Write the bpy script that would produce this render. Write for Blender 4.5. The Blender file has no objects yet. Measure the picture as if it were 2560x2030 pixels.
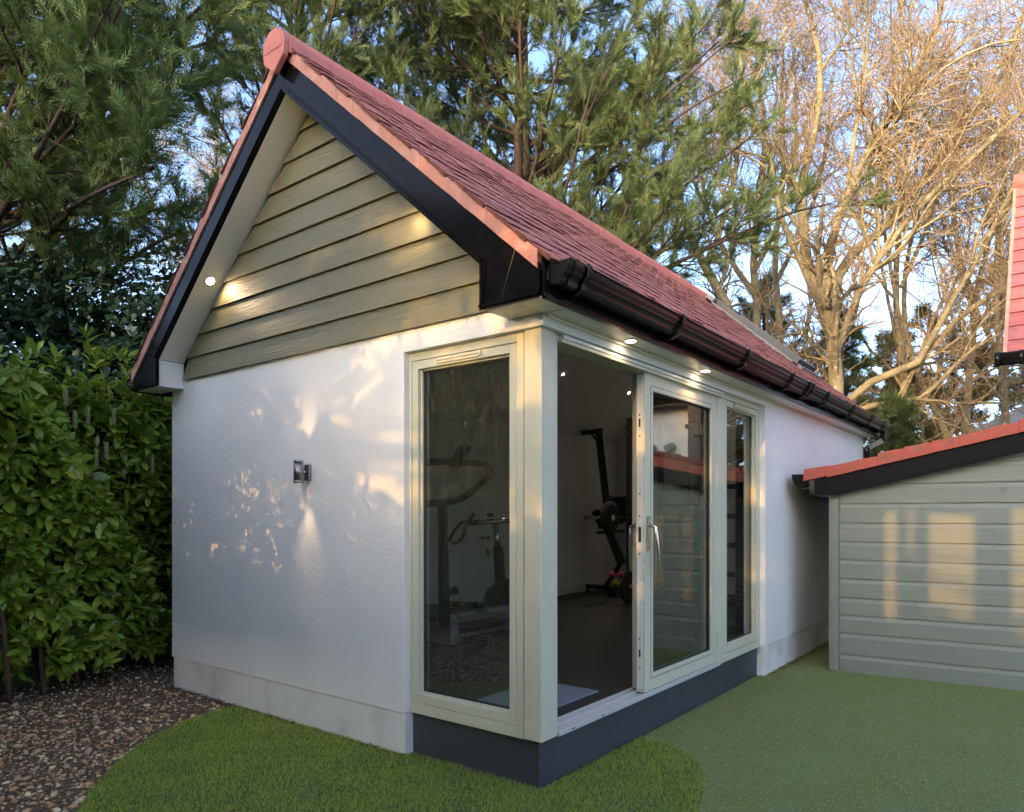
import bpy, bmesh, math, random
import numpy as np
from mathutils import Vector, Matrix

SC = bpy.context.scene
COL = SC.collection
rng = np.random.default_rng(7)
random.seed(7)
R = math.radians

# ------------------------------------------------------------------ camera
cd = bpy.data.cameras.new('camera')
cam = bpy.data.objects.new('camera', cd)
COL.objects.link(cam)
cam.location = (2.153, -3.031, 1.445)
cam.rotation_euler = (R(90), 0, R(37.76))
cd.sensor_width = 36
cd.lens = 24.95
cd.shift_y = 0.1055
cd.clip_start = 0.05
cd.clip_end = 600
SC.camera = cam

# ------------------------------------------------------------------ light
SUN_DIR = Vector((0.09, -0.99, 0.158)).normalized()
world = bpy.data.worlds.new("World")
SC.world = world
world.use_nodes = True
wt = world.node_tree
bg = wt.nodes['Background']
sky = wt.nodes.new('ShaderNodeTexSky')
sky.sky_type = 'NISHITA'
sky.sun_disc = False
sky.sun_elevation = math.asin(SUN_DIR.z)
sky.sun_rotation = math.atan2(SUN_DIR.x, SUN_DIR.y)
sky.altitude = 20
sky.air_density = 0.5
sky.dust_density = 2.3
sky.ozone_density = 1.0
wt.links.new(sky.outputs[0], bg.inputs[0])
bg.inputs[1].default_value = 0.15
sl = bpy.data.lights.new('sun', 'SUN')
sl.energy = 2.0
sl.angle = R(0.5)
sl.color = (0.23, 0.12, 0.03)
sun = bpy.data.objects.new('sun', sl)
COL.objects.link(sun)
sun.rotation_euler = (-SUN_DIR).to_track_quat('-Z', 'Y').to_euler()
SC.view_settings.view_transform = 'Standard'
SC.view_settings.look = 'None'
SC.view_settings.exposure = 2.8
SC.view_settings.gamma = 1
SC.view_settings.use_curve_mapping = False
SC.cycles.max_bounces = 10
SC.cycles.transparent_max_bounces = 24
SC.cycles.caustics_reflective = False
SC.cycles.caustics_refractive = False
SC.cycles.sample_clamp_indirect = 6
SC.cycles.use_denoising = True

# ------------------------------------------------------------------ materials
def mat(name, col, rough=0.6, metal=0.0, spec=0.5, var=None, bump=None, coat=0.0, island=None, objrand=None,
        translucent=0.0, stretch=None, bump2=None, speck=None):
    m = bpy.data.materials.new(name)
    m.use_nodes = True
    nt = m.node_tree
    N, L = nt.nodes, nt.links
    p = N['Principled BSDF']
    p.inputs['Base Color'].default_value = (*col, 1)
    p.inputs['Roughness'].default_value = rough
    p.inputs['Metallic'].default_value = metal
    p.inputs['Specular IOR Level'].default_value = spec
    p.inputs['Coat Weight'].default_value = coat
    p.inputs['Coat Roughness'].default_value = 0.1
    tc = N.new('ShaderNodeTexCoord')
    mp = N.new('ShaderNodeMapping')
    L.new(tc.outputs['Object'], mp.inputs[0])
    if stretch:
        mp.inputs['Scale'].default_value = stretch
    cur = None
    def mixc(fac, a, b):
        x = N.new('ShaderNodeMix')
        x.data_type = 'RGBA'
        if isinstance(fac, float):
            x.inputs[0].default_value = fac
        else:
            L.new(fac, x.inputs[0])
        for s, v in ((x.inputs[6], a), (x.inputs[7], b)):
            if isinstance(v, tuple):
                s.default_value = (*v, 1)
            else:
                L.new(v, s)
        return x.outputs[2]
    cur = col
    if island or objrand:
        if island:
            g = N.new('ShaderNodeNewGeometry')
            o = g.outputs['Random Per Island']
            cols = island
        else:
            g = N.new('ShaderNodeObjectInfo')
            o = g.outputs['Random']
            cols = objrand
        rp = N.new('ShaderNodeValToRGB')
        L.new(o, rp.inputs[0])
        e = rp.color_ramp.elements
        e[0].color = (*cols[0], 1)
        e[1].color = (*cols[-1], 1)
        for i, c in enumerate(cols[1:-1]):
            q = e.new((i + 1) / (len(cols) - 1))
            q.color = (*c, 1)
        cur = rp.outputs[0]
    if var:                                  # (scale, colour, low, high[, detail])
        n = N.new('ShaderNodeTexNoise')
        n.inputs['Scale'].default_value = var[0]
        n.inputs['Detail'].default_value = var[4] if len(var) > 4 else 5
        L.new(mp.outputs[0], n.inputs['Vector'])
        mr = N.new('ShaderNodeMapRange')
        mr.inputs[1].default_value = var[2]
        mr.inputs[2].default_value = var[3]
        L.new(n.outputs[0], mr.inputs[0])
        cur = mixc(mr.outputs[0], cur, var[1])
    if speck:                                # (scale, colour, threshold) small specks
        n = N.new('ShaderNodeTexNoise')
        n.inputs['Scale'].default_value = speck[0]
        n.inputs['Detail'].default_value = 2
        L.new(tc.outputs['Object'], n.inputs['Vector'])
        mr = N.new('ShaderNodeMapRange')
        mr.inputs[1].default_value = speck[2]
        mr.inputs[2].default_value = speck[2] + 0.06
        L.new(n.outputs[0], mr.inputs[0])
        cur = mixc(mr.outputs[0], cur, speck[1])
    if not isinstance(cur, tuple):
        L.new(cur, p.inputs['Base Color'])
    prev = None
    for b in (bump, bump2):
        if b:                                # (scale, strength, distance)
            n = N.new('ShaderNodeTexNoise')
            n.inputs['Scale'].default_value = b[0]
            n.inputs['Detail'].default_value = 4
            L.new(mp.outputs[0], n.inputs['Vector'])
            bp = N.new('ShaderNodeBump')
            bp.inputs['Strength'].default_value = b[1]
            bp.inputs['Distance'].default_value = b[2]
            L.new(n.outputs[0], bp.inputs['Height'])
            if prev:
                L.new(prev, bp.inputs['Normal'])
            prev = bp.outputs[0]
    if prev:
        L.new(prev, p.inputs['Normal'])
    if translucent:
        t = N.new('ShaderNodeBsdfTranslucent')
        if isinstance(cur, tuple):
            t.inputs[0].default_value = (*cur, 1)
        else:
            L.new(cur, t.inputs[0])
        ms = N.new('ShaderNodeMixShader')
        ms.inputs[0].default_value = translucent
        L.new(p.outputs[0], ms.inputs[1])
        L.new(t.outputs[0], ms.inputs[2])
        L.new(ms.outputs[0], N['Material Output'].inputs[0])
    return m

def emit(name, col, strength):
    m = bpy.data.materials.new(name)
    m.use_nodes = True
    p = m.node_tree.nodes['Principled BSDF']
    p.inputs['Base Color'].default_value = (*col, 1)
    p.inputs['Emission Color'].default_value = (*col, 1)
    p.inputs['Emission Strength'].default_value = strength
    return m

def glass_mat(name, tint, dirt, ior=1.5):
    m = bpy.data.materials.new(name)
    m.use_nodes = True
    nt = m.node_tree
    N, L = nt.nodes, nt.links
    N.remove(N['Principled BSDF'])
    tr = N.new('ShaderNodeBsdfTransparent')
    tr.inputs[0].default_value = (*tint, 1)
    gl = N.new('ShaderNodeBsdfGlossy')
    gl.inputs['Roughness'].default_value = 0.0
    fr = N.new('ShaderNodeFresnel')
    gb = N.new('ShaderNodeNewGeometry')
    mi_ = N.new('ShaderNodeMapRange')            # same reflectance on both faces of the pane
    mi_.inputs[3].default_value = ior
    mi_.inputs[4].default_value = 1.0 / ior
    L.new(gb.outputs['Backfacing'], mi_.inputs[0])
    L.new(mi_.outputs[0], fr.inputs[0])
    mx = N.new('ShaderNodeMixShader')
    L.new(fr.outputs[0], mx.inputs[0])
    L.new(tr.outputs[0], mx.inputs[1])
    L.new(gl.outputs[0], mx.inputs[2])
    out = mx.outputs[0]
    if dirt:
        tc = N.new('ShaderNodeTexCoord')
        mp = N.new('ShaderNodeMapping')
        mp.inputs['Scale'].default_value = (34, 34, 9)
        n = N.new('ShaderNodeTexNoise')
        n.inputs['Scale'].default_value = 1.0
        n.inputs['Detail'].default_value = 8
        n.inputs['Roughness'].default_value = 0.75
        L.new(tc.outputs['Object'], mp.inputs[0])
        L.new(mp.outputs[0], n.inputs['Vector'])
        mr = N.new('ShaderNodeMapRange')
        mr.inputs[1].default_value = 0.42
        mr.inputs[2].default_value = 0.85
        mr.inputs[3].default_value = dirt * 0.25
        mr.inputs[4].default_value = dirt * 2.0
        L.new(n.outputs[0], mr.inputs[0])
        df = N.new('ShaderNodeBsdfDiffuse')
        df.inputs[0].default_value = (0.5, 0.48, 0.44, 1)
        m2 = N.new('ShaderNodeMixShader')
        L.new(mr.outputs[0], m2.inputs[0])
        L.new(out, m2.inputs[1])
        L.new(df.outputs[0], m2.inputs[2])
        out = m2.outputs[0]
    L.new(out, N['Material Output'].inputs[0])
    return m

M = {}
M['render'] = mat('white_render', (0.744, 0.739, 0.725), 0.92, var=(1.3, (0.670, 0.665, 0.651), 0.45, 0.8), bump=(95, 0.4, 0.008), bump2=(26, 0.15, 0.01), spec=0.1)
M['render_low'] = mat('splashed_render', (0.72, 0.71, 0.69), 0.92, var=(3.0, (0.45, 0.43, 0.39), 0.5, 0.85), bump=(95, 0.55, 0.01), spec=0.2)
M['clad'] = mat('sage_board', (0.159, 0.150, 0.085), 0.46, var=(1.2, (0.140, 0.134, 0.076), 0.4, 0.7), bump=(3.0, 0.7, 0.008), stretch=(1.1, 1, 46))
M['frame'] = mat('pale_sage_paint', (0.569, 0.556, 0.427), 0.42, var=(2, (0.535, 0.525, 0.408), 0.4, 0.7))
M['white'] = mat('white_plastic', (0.72, 0.71, 0.68), 0.35)
M['soffit'] = mat('cream_soffit', (0.759, 0.724, 0.644), 0.38, bump=(160, 0.15, 0.004))
M['black'] = mat('black_gloss_plastic', (0.005, 0.005, 0.006), 0.16, var=(7, (0.010, 0.010, 0.010), 0.55, 0.8), spec=0.12, speck=(26, (0.30, 0.29, 0.27), 0.76))
M['shedblack'] = mat('satin_black_plastic', (0.008, 0.008, 0.009), 0.45, spec=0.06)
M['gutterblack'] = mat('black_gutter_plastic', (0.007, 0.007, 0.007), 0.2, spec=0.25)
M['verge'] = mat('pink_verge_mortar', (0.425, 0.200, 0.157), 0.9, var=(9, (0.527, 0.306, 0.255), 0.5, 0.75), bump=(70, 0.6, 0.01))
TILE_COLS = [(0.324, 0.095, 0.070), (0.405, 0.135, 0.102), (0.360, 0.117, 0.090), (0.450, 0.162, 0.123), (0.279, 0.081, 0.064)]
M['tile'] = mat('red_clay_tile', (0.42, 0.14, 0.11), 0.62, objrand=TILE_COLS, var=(14, (0.17, 0.06, 0.05), 0.56, 0.8), bump=(60, 0.5, 0.008))
M['tiles'] = mat('red_clay_tiles', (0.42, 0.14, 0.11), 0.62, island=TILE_COLS, var=(14, (0.17, 0.06, 0.05), 0.56, 0.8), bump=(60, 0.5, 0.008))
M['nose'] = mat('grainy_shaded_tile_edge', (0.15, 0.062, 0.052), 0.9, var=(40, (0.09, 0.036, 0.03), 0.4, 0.7), bump=(160, 0.6, 0.006), spec=0.15)  # grainy brown clay, with the shade on the tile noses darkened into the colour
M['ridge'] = mat('ridge_clay', (0.47, 0.16, 0.13), 0.75, var=(10, (0.40, 0.13, 0.11), 0.4, 0.7), bump=(60, 0.3, 0.006))
M['plinth'] = mat('slate_blue_plinth', (0.040, 0.048, 0.060), 0.5, var=(3, (0.052, 0.059, 0.07), 0.4, 0.75), bump=(120, 0.12, 0.004))
M['alu'] = mat('silver_threshold', (0.60, 0.60, 0.60), 0.45, metal=0.35)
M['steel'] = mat('stainless_steel', (0.55, 0.53, 0.50), 0.22, metal=1.0)
M['gasket'] = mat('dark_gasket', (0.02, 0.02, 0.02), 0.6)
M['inwall'] = mat('interior_paint', (0.68, 0.68, 0.66), 0.9)
M['floor'] = mat('black_rubber_floor', (0.018, 0.017, 0.016), 0.75, speck=(160, (0.05, 0.04, 0.035), 0.62), bump=(200, 0.3, 0.003))
M['mat'] = mat('speckled_grey_mat', (0.10, 0.11, 0.13), 0.95, speck=(300, (0.45, 0.47, 0.52), 0.52), bump=(300, 0.8, 0.006))
M['blackmetal'] = mat('black_powder_coat', (0.012, 0.012, 0.013), 0.4)
M['rubber'] = mat('black_rubber', (0.016, 0.016, 0.016), 0.7)
M['greyplastic'] = mat('grey_plastic', (0.16, 0.17, 0.18), 0.45)
M['letter'] = mat('grey_lettering', (0.32, 0.33, 0.33), 0.5)
M['yellowletter'] = mat('yellow_lettering', (0.55, 0.42, 0.04), 0.5)
M['pink'] = mat('pink_vinyl', (0.50, 0.03, 0.16), 0.5)
M['yellow'] = mat('yellow_vinyl', (0.45, 0.40, 0.02), 0.5)
M['glass_front'] = glass_mat('dusty_window_glass', (0.88, 0.90, 0.88), 0.03, 1.85)
M['glass'] = glass_mat('window_glass', (0.70, 0.76, 0.75), 0.0, 2.3)
M['shed'] = mat('grey_green_shed_paint', (0.185, 0.205, 0.172), 0.55, var=(2.2, (0.165, 0.185, 0.155), 0.4, 0.75), bump=(2.0, 0.35, 0.006), stretch=(1.0, 1.0, 22), speck=(7, (0.13, 0.145, 0.12), 0.73))
M['shedtile'] = mat('orange_red_clay', (0.40, 0.085, 0.055), 0.8, var=(7, (0.20, 0.11, 0.06), 0.52, 0.75), bump=(50, 0.5, 0.01))
M['housetile'] = mat('plum_red_tile', (0.36, 0.11, 0.10), 0.5, objrand=[(0.30, 0.10, 0.12), (0.42, 0.14, 0.11), (0.35, 0.10, 0.09), (0.28, 0.09, 0.115)], var=(9, (0.20, 0.08, 0.08), 0.5, 0.8), bump=(40, 0.35, 0.01))
M['darkwood'] = mat('dark_brown_timber', (0.035, 0.022, 0.016), 0.5, var=(5, (0.06, 0.03, 0.02), 0.4, 0.7))
M['slate'] = mat('grey_blue_slate', (0.19, 0.21, 0.24), 0.6, island=[(0.17, 0.19, 0.22), (0.25, 0.27, 0.30), (0.20, 0.22, 0.25)])
M['brick'] = mat('pale_wall', (0.5, 0.46, 0.4), 0.9)
M['bark'] = mat('conifer_bark', (0.048, 0.031, 0.023), 0.9, bump=(30, 0.8, 0.02))
M['barebark'] = mat('lichen_bark', (0.263, 0.215, 0.123), 0.9, var=(2.4, (0.158, 0.135, 0.078), 0.4, 0.65), speck=(11, (0.420, 0.400, 0.271), 0.63), bump=(18, 0.8, 0.03))
M['twig'] = mat('reddish_twig', (0.252, 0.155, 0.081), 0.9, island=[(0.273, 0.200, 0.111), (0.189, 0.125, 0.076), (0.315, 0.245, 0.140), (0.200, 0.115, 0.081)])
M['pinebark'] = mat('orange_pine_bark', (0.33, 0.19, 0.11), 0.9, var=(3, (0.2, 0.13, 0.09), 0.4, 0.7), bump=(14, 0.8, 0.03))
M['frond'] = mat('cypress_foliage', (0.061, 0.090, 0.032), 0.65, island=[(0.057, 0.100, 0.040), (0.102, 0.145, 0.045), (0.077, 0.125, 0.063), (0.148, 0.170, 0.045), (0.061, 0.110, 0.045)], translucent=0.3, spec=0.3)
M['frond_dark'] = mat('dark_cypress_foliage', (0.073, 0.121, 0.037), 0.65, island=[(0.065, 0.121, 0.040), (0.129, 0.189, 0.050), (0.093, 0.154, 0.059), (0.165, 0.205, 0.050)], translucent=0.3, spec=0.3)
M['thuja'] = mat('thuja_foliage', (0.05, 0.085, 0.03), 0.65, island=[(0.03, 0.06, 0.03), (0.08, 0.11, 0.03), (0.05, 0.085, 0.03)], translucent=0.25, spec=0.3)
M['pine'] = mat('pine_needles', (0.12, 0.12, 0.04), 0.6, island=[(0.075, 0.085, 0.03), (0.15, 0.14, 0.045), (0.11, 0.115, 0.035), (0.18, 0.145, 0.05)], translucent=0.2, spec=0.3)
LAUREL = [(0.144, 0.245, 0.032), (0.240, 0.341, 0.038), (0.301, 0.400, 0.050), (0.193, 0.294, 0.038), (0.374, 0.420, 0.050)]
M['laurel_one'] = mat('laurel_leaf', LAUREL[1], 0.32, objrand=LAUREL, translucent=0.18, spec=0.5)
M['laurel'] = mat('laurel_leaves', LAUREL[1], 0.34, island=LAUREL, translucent=0.18, spec=0.5)
M['laurel_dead'] = mat('dead_laurel_leaf', (0.17, 0.06, 0.025), 0.6, island=[(0.12, 0.04, 0.02), (0.22, 0.09, 0.04)])
M['laurel_yellow'] = mat('yellowing_leaf', (0.35, 0.28, 0.03), 0.4)
M['ivy'] = mat('ivy_leaves', (0.039, 0.078, 0.033), 0.35, island=[(0.023, 0.055, 0.026), (0.046, 0.091, 0.036), (0.036, 0.072, 0.029)], translucent=0.12)
M['flower'] = mat('cream_flower_spike', (0.30, 0.29, 0.13), 0.7)
M['umbel'] = mat('ivy_umbel', (0.16, 0.13, 0.06), 0.8)
M['hstem'] = mat('hedge_stem', (0.085, 0.05, 0.032), 0.85, bump=(30, 0.5, 0.01))
M['grass'] = mat('lawn_blade', (0.204, 0.308, 0.049), 0.5, island=[(0.289, 0.425, 0.062), (0.426, 0.565, 0.088), (0.527, 0.629, 0.116), (0.341, 0.489, 0.073), (0.647, 0.592, 0.156)], translucent=0.45, spec=0.3)
M['lawnbase'] = mat('lawn_soil', (0.090, 0.150, 0.038), 0.95, var=(20, (0.105, 0.112, 0.045), 0.4, 0.7), bump=(150, 1.0, 0.02))
M['turf'] = mat('worn_green_turf', (0.187, 0.231, 0.085), 0.95, var=(2.6, (0.187, 0.204, 0.058), 0.35, 0.7), speck=(110, (0.329, 0.374, 0.180), 0.57), bump=(260, 0.9, 0.006), spec=0.15)
M['soil'] = mat('gravelly_soil', (0.164, 0.113, 0.072), 0.95, var=(26, (0.087, 0.057, 0.038), 0.4, 0.65), bump=(60, 1.0, 0.03), speck=(55, (0.310, 0.245, 0.167), 0.6))
M['pebble'] = mat('pebbles', (0.481, 0.307, 0.174), 0.75, island=[(0.358, 0.207, 0.105), (0.598, 0.377, 0.204), (0.252, 0.170, 0.105), (0.719, 0.431, 0.211), (0.408, 0.324, 0.222), (0.800, 0.701, 0.420), (0.528, 0.233, 0.105), (0.310, 0.189, 0.100)], bump=(90, 0.3, 0.004))
M['chip'] = mat('bark_litter', (0.07, 0.045, 0.03), 0.9, island=[(0.05, 0.032, 0.022), (0.10, 0.062, 0.04), (0.16, 0.10, 0.05)])
M['bulb'] = emit('warm_bulb', (1.0, 0.80, 0.55), 9)
M['lens'] = emit('dim_warm_lens', (1.0, 0.75, 0.5), 0.12)
M['lampsteel'] = mat('dark_brushed_steel', (0.30, 0.285, 0.27), 0.38, metal=1.0)
M['bezel'] = mat('white_bezel', (0.75, 0.72, 0.65), 0.4)
M['fencewood'] = mat('brown_fence_board', (0.16, 0.105, 0.065), 0.8)
M['skyglass'] = mat('roof_window_glass', (0.10, 0.13, 0.16), 0.06, spec=0.9)
M['lead'] = mat('grey_lead_flashing', (0.12, 0.13, 0.14), 0.45)
M['darkframe'] = mat('dark_grey_frame', (0.035, 0.038, 0.04), 0.35)

# ------------------------------------------------------------------ mesh helpers
class MB:
    def __init__(s):
        s.v, s.f, s.m, s.sm = [], [], [], []
    def add(s, vs, fs, mi=0, smooth=False):
        o = len(s.v)
        s.v += [tuple(v) for v in vs]
        for f in fs:
            s.f.append([i + o for i in f]); s.m.append(mi); s.sm.append(smooth)
        return s
    def box(s, x0, x1, y0, y1, z0, z1, mi=0):
        v = [(x0, y0, z0), (x1, y0, z0), (x1, y1, z0), (x0, y1, z0), (x0, y0, z1), (x1, y0, z1), (x1, y1, z1), (x0, y1, z1)]
        return s.add(v, [(0, 3, 2, 1), (4, 5, 6, 7), (0, 1, 5, 4), (1, 2, 6, 5), (2, 3, 7, 6), (3, 0, 4, 7)], mi)
    def prism(s, poly, axis, a, b, mi=0):
        """poly: list of 2d points in the plane normal to axis; extruded a..b"""
        n = len(poly)
        def p(q, t):
            return {'y': (q[0], t, q[1]), 'x': (t, q[0], q[1]), 'z': (q[0], q[1], t)}[axis]
        v = [p(q, a) for q in poly] + [p(q, b) for q in poly]
        f = [tuple(range(n))[::-1], tuple(range(n, 2 * n))] + [(i, (i + 1) % n, n + (i + 1) % n, n + i) for i in range(n)]
        return s.add(v, f, mi)
    def tube(s, pts, rad, n=10, mi=0, cap=True):
        pts = [Vector(p) for p in pts]
        rads = rad if isinstance(rad, (list, tuple)) else [rad] * len(pts)
        vs, fs = [], []
        ref = None
        for i, p in enumerate(pts):
            d = (pts[min(i + 1, len(pts) - 1)] - pts[max(i - 1, 0)]).normalized()
            if ref is None:
                ref = d.orthogonal().normalized()
            ref = (ref - d * ref.dot(d)).normalized()
            w = d.cross(ref)
            for k in range(n):
                a = 2 * math.pi * k / n
                vs.append(p + (ref * math.cos(a) + w * math.sin(a)) * rads[i])
        for i in range(len(pts) - 1):
            for k in range(n):
                fs.append((i * n + k, i * n + (k + 1) % n, (i + 1) * n + (k + 1) % n, (i + 1) * n + k))
        s.add(vs, fs, mi, True)
        if cap:
            o = len(s.v) - len(vs)
            s.f.append([o + k for k in range(n)][::-1]); s.m.append(mi); s.sm.append(False)
            o2 = o + (len(pts) - 1) * n
            s.f.append([o2 + k for k in range(n)]); s.m.append(mi); s.sm.append(False)
        return s
    def disc(s, c, axis, r, t, n=24, mi=0):
        """short cylinder centred at c along axis with half length t"""
        ax = Vector(axis).normalized()
        return s.tube([Vector(c) - ax * t, Vector(c) + ax * t], r, n, mi)
    def build(s, name, mats, parent=None, bevel=0.0, xform=None):
        me = bpy.data.meshes.new(name)
        vs = s.v if xform is None else [tuple(xform @ Vector(v)) for v in s.v]
        me.from_pydata(vs, [], s.f)
        if not isinstance(mats, (list, tuple)):
            mats = [mats]
        for m in mats:
            me.materials.append(m)
        me.polygons.foreach_set('material_index', s.m)
        me.polygons.foreach_set('use_smooth', s.sm)
        bm = bmesh.new(); bm.from_mesh(me)
        bmesh.ops.recalc_face_normals(bm, faces=bm.faces)
        bm.to_mesh(me); bm.free()
        o = bpy.data.objects.new(name, me)
        link(o, parent)
        if bevel:
            b = o.modifiers.new('bevel', 'BEVEL')
            b.width = bevel; b.segments = 2; b.limit_method = 'ANGLE'; b.angle_limit = R(40)
        return o

def link(o, parent=None):
    COL.objects.link(o)
    if parent is not None:
        o.parent = parent
        if parent.type == 'EMPTY':
            o.matrix_parent_inverse = Matrix.Translation(parent.location).inverted()

def thing(name, label, cat, loc=(0, 0, 0), group=None):
    o = bpy.data.objects.new(name, None)
    o.empty_display_size = 0.2
    COL.objects.link(o)
    o.location = loc
    o['label'] = label; o['category'] = cat
    if group: o['group'] = group
    return o

def tag(o, label=None, cat=None, group=None, kind=None):
    if label: o['label'] = label
    if cat: o['category'] = cat
    if group: o['group'] = group
    if kind: o['kind'] = kind
    return o

def npmesh(name, V, F, mats, parent=None, smooth=False):
    """V (n,3), F (m,k) all faces the same size"""
    V = np.asarray(V, np.float32); F = np.asarray(F, np.int32)
    me = bpy.data.meshes.new(name)
    me.vertices.add(len(V)); me.vertices.foreach_set('co', V.ravel())
    m, k = F.shape
    me.loops.add(m * k); me.loops.foreach_set('vertex_index', F.ravel())
    me.polygons.add(m)
    me.polygons.foreach_set('loop_start', np.arange(0, m * k, k, dtype=np.int32))
    if smooth:
        me.polygons.foreach_set('use_smooth', np.ones(m, bool))
    me.update(calc_edges=True)
    for q in (mats if isinstance(mats, (list, tuple)) else [mats]):
        me.materials.append(q)
    o = bpy.data.objects.new(name, me)
    link(o, parent)
    return o

def unit(a):
    return a / (np.linalg.norm(a, axis=-1, keepdims=True) + 1e-9)

def frames(d, roll_up=None, jitter=0.0):
    """rotation matrices (k,3,3) with columns x=d, y, z; z leans to roll_up"""
    d = unit(d)
    up = np.tile(np.array([0, 0, 1.0]), (len(d), 1)) if roll_up is None else roll_up
    if jitter:
        up = up + rng.normal(0, jitter, up.shape)
    y = unit(np.cross(up, d) + 1e-6)
    z = np.cross(d, y)
    return np.stack([d, y, z], axis=2)

def scatter(V, F, rot, pos, scale):
    """copies of one small mesh merged"""
    k, n = len(pos), len(V)
    W = np.einsum('kij,nj->kni', rot, V) * np.asarray(scale).reshape(k, -1, 1) + pos[:, None, :]
    FF = F[None] + (np.arange(k) * n)[:, None, None]
    return W.reshape(-1, 3), FF.reshape(-1, F.shape[1])

def polytubes(lines, radii, sides):
    """lines (k,p,3), radii (k,p) -> merged tubes"""
    lines = np.asarray(lines); radii = np.asarray(radii)
    k, p, _ = lines.shape
    t = np.empty_like(lines)
    t[:, 1:-1] = lines[:, 2:] - lines[:, :-2]
    t[:, 0] = lines[:, 1] - lines[:, 0]
    t[:, -1] = lines[:, -1] - lines[:, -2]
    t = unit(t)
    ref = np.where(np.abs(t[..., 2:3]) > 0.9, np.array([1.0, 0, 0]), np.array([0, 0, 1.0]))
    # use one reference per line to avoid twists
    ref = np.repeat(ref[:, :1], p, axis=1)
    a = unit(np.cross(ref, t)); b = np.cross(t, a)
    ang = 2 * np.pi * np.arange(sides) / sides
    ring = a[:, :, None] * np.cos(ang)[None, None, :, None] + b[:, :, None] * np.sin(ang)[None, None, :, None]
    V = lines[:, :, None] + ring * radii[:, :, None, None]
    V = V.reshape(-1, 3)
    i = np.arange(p - 1)[:, None]; s = np.arange(sides)[None]
    q = np.stack([i * sides + s, i * sides + (s + 1) % sides, (i + 1) * sides + (s + 1) % sides, (i + 1) * sides + s], -1).reshape(-1, 4)
    F = (q[None] + (np.arange(k) * p * sides)[:, None, None]).reshape(-1, 4)
    return V, F

def merge(parts):
    Vs, Fs, o = [], [], 0
    for V, F in parts:
        Vs.append(V); Fs.append(F + o); o += len(V)
    return np.concatenate(Vs), np.concatenate(Fs)

# ================================================================== SETTING
GZ = -0.02
def sheet(name, pts, z, m, **k):
    mb = MB(); mb.add([(x, y, z) for x, y in pts], [tuple(range(len(pts)))])
    o = mb.build(name, m)
    return tag(o, **k)
sheet('ground', [(-200, -200), (200, -200), (200, 260), (-200, 260)], GZ - 0.008, M['soil'], kind='structure')
LAWN = [(-1.0, -2.05), (-1.35, -1.84), (-1.675, -1.583), (-1.92, -1.42), (-2.128, -1.25), (-2.37, -1.04), (-2.593, -0.784), (-2.74, -0.48), (-2.83, -0.12),
        (-2.8, 0.02), (-0.9, 0.06), (-0.03, 0.06), (-0.03, 1.17), (0.05, 1.19), (0.19, 1.155), (0.33, 1.07), (0.46, 0.95), (0.575, 0.76),
        (0.655, 0.56), (0.70, 0.40), (0.755, 0.24), (0.80, 0.05), (0.80, -0.4), (0.75, -1.5), (0.6, -3.0), (-0.2, -3.2), (-0.7, -2.6)]
sheet('turf', [(-0.04, 7.6), (-0.04, 1.1), (-0.04, 0.3), (-0.9, -2.1), (-0.2, -4.4), (9, -4.4), (9, 9)], GZ - 0.004, M['turf'], kind='structure')
sheet('lawn', LAWN, GZ, M['lawnbase'], kind='structure')

def in_poly(P, poly):
    x, y = P[:, 0], P[:, 1]
    c = np.zeros(len(P), bool)
    j = len(poly) - 1
    for i in range(len(poly)):
        xi, yi = poly[i]; xj, yj = poly[j]
        c ^= ((yi > y) != (yj > y)) & (x < (xj - xi) * (y - yi) / (yj - yi + 1e-12) + xi)
        j = i
    return c
# grass blades
def blades(n, poly, box, h0, h1, w):
    P = rng.uniform((box[0], box[2]), (box[1], box[3]), (n, 2))
    P = P[in_poly(P, poly)]
    k = len(P)
    dens = np.sin(P[:, 0] * 9.0 + np.sin(P[:, 1] * 7)) * np.sin(P[:, 1] * 8.0 + 1.3 * np.sin(P[:, 0] * 5))
    h = rng.uniform(h0, h1, k) * (1 + 0.22 * dens)
    a = rng.uniform(0, 2 * np.pi, k)
    lean = rng.normal(0, 0.38, (k, 2)) * h[:, None]
    base = np.column_stack([P, np.full(k, GZ - 0.002)])
    side = np.column_stack([np.cos(a), np.sin(a), np.zeros(k)]) * (w * rng.uniform(0.6, 1.3, k))[:, None]
    tip = base + np.column_stack([lean, h])
    V = np.stack([base - side * 1.2, base + side * 1.2, tip], 1).reshape(-1, 3)
    F = np.arange(k * 3).reshape(-1, 3)
    return V, F
V, F = blades(190000, LAWN, (-2.9, 0.85, -2.3, 1.2), 0.012, 0.028, 0.0015)
tag(npmesh('lawn_grass', V, F, M['grass']), 'short green grass of the lawn curving round the grey plinth', 'grass', kind='stuff')
# sparse fibres on the turf
TURFP = [(-0.02, 3.4), (0.35, 4.0), (2.2, 4.3), (4.0, 3.5), (4.0, -0.5), (0.7, -2.2), (0.8, 0.0), (0.6, 0.75), (0.2, 1.15), (-0.02, 1.2)]
V, F = blades(52000, TURFP, (-0.1, 3.4, -1.6, 4.3), 0.004, 0.011, 0.0011)
M['fibre'] = mat('turf_fibre', (0.090, 0.128, 0.051), 0.7, island=[(0.143, 0.183, 0.067), (0.224, 0.262, 0.103), (0.179, 0.231, 0.090), (0.359, 0.366, 0.128)], spec=0.2)
tag(npmesh('turf_fibres', V, F, M['fibre']), 'short worn fibres of the green artificial turf before the shed', 'turf', kind='stuff')

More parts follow.
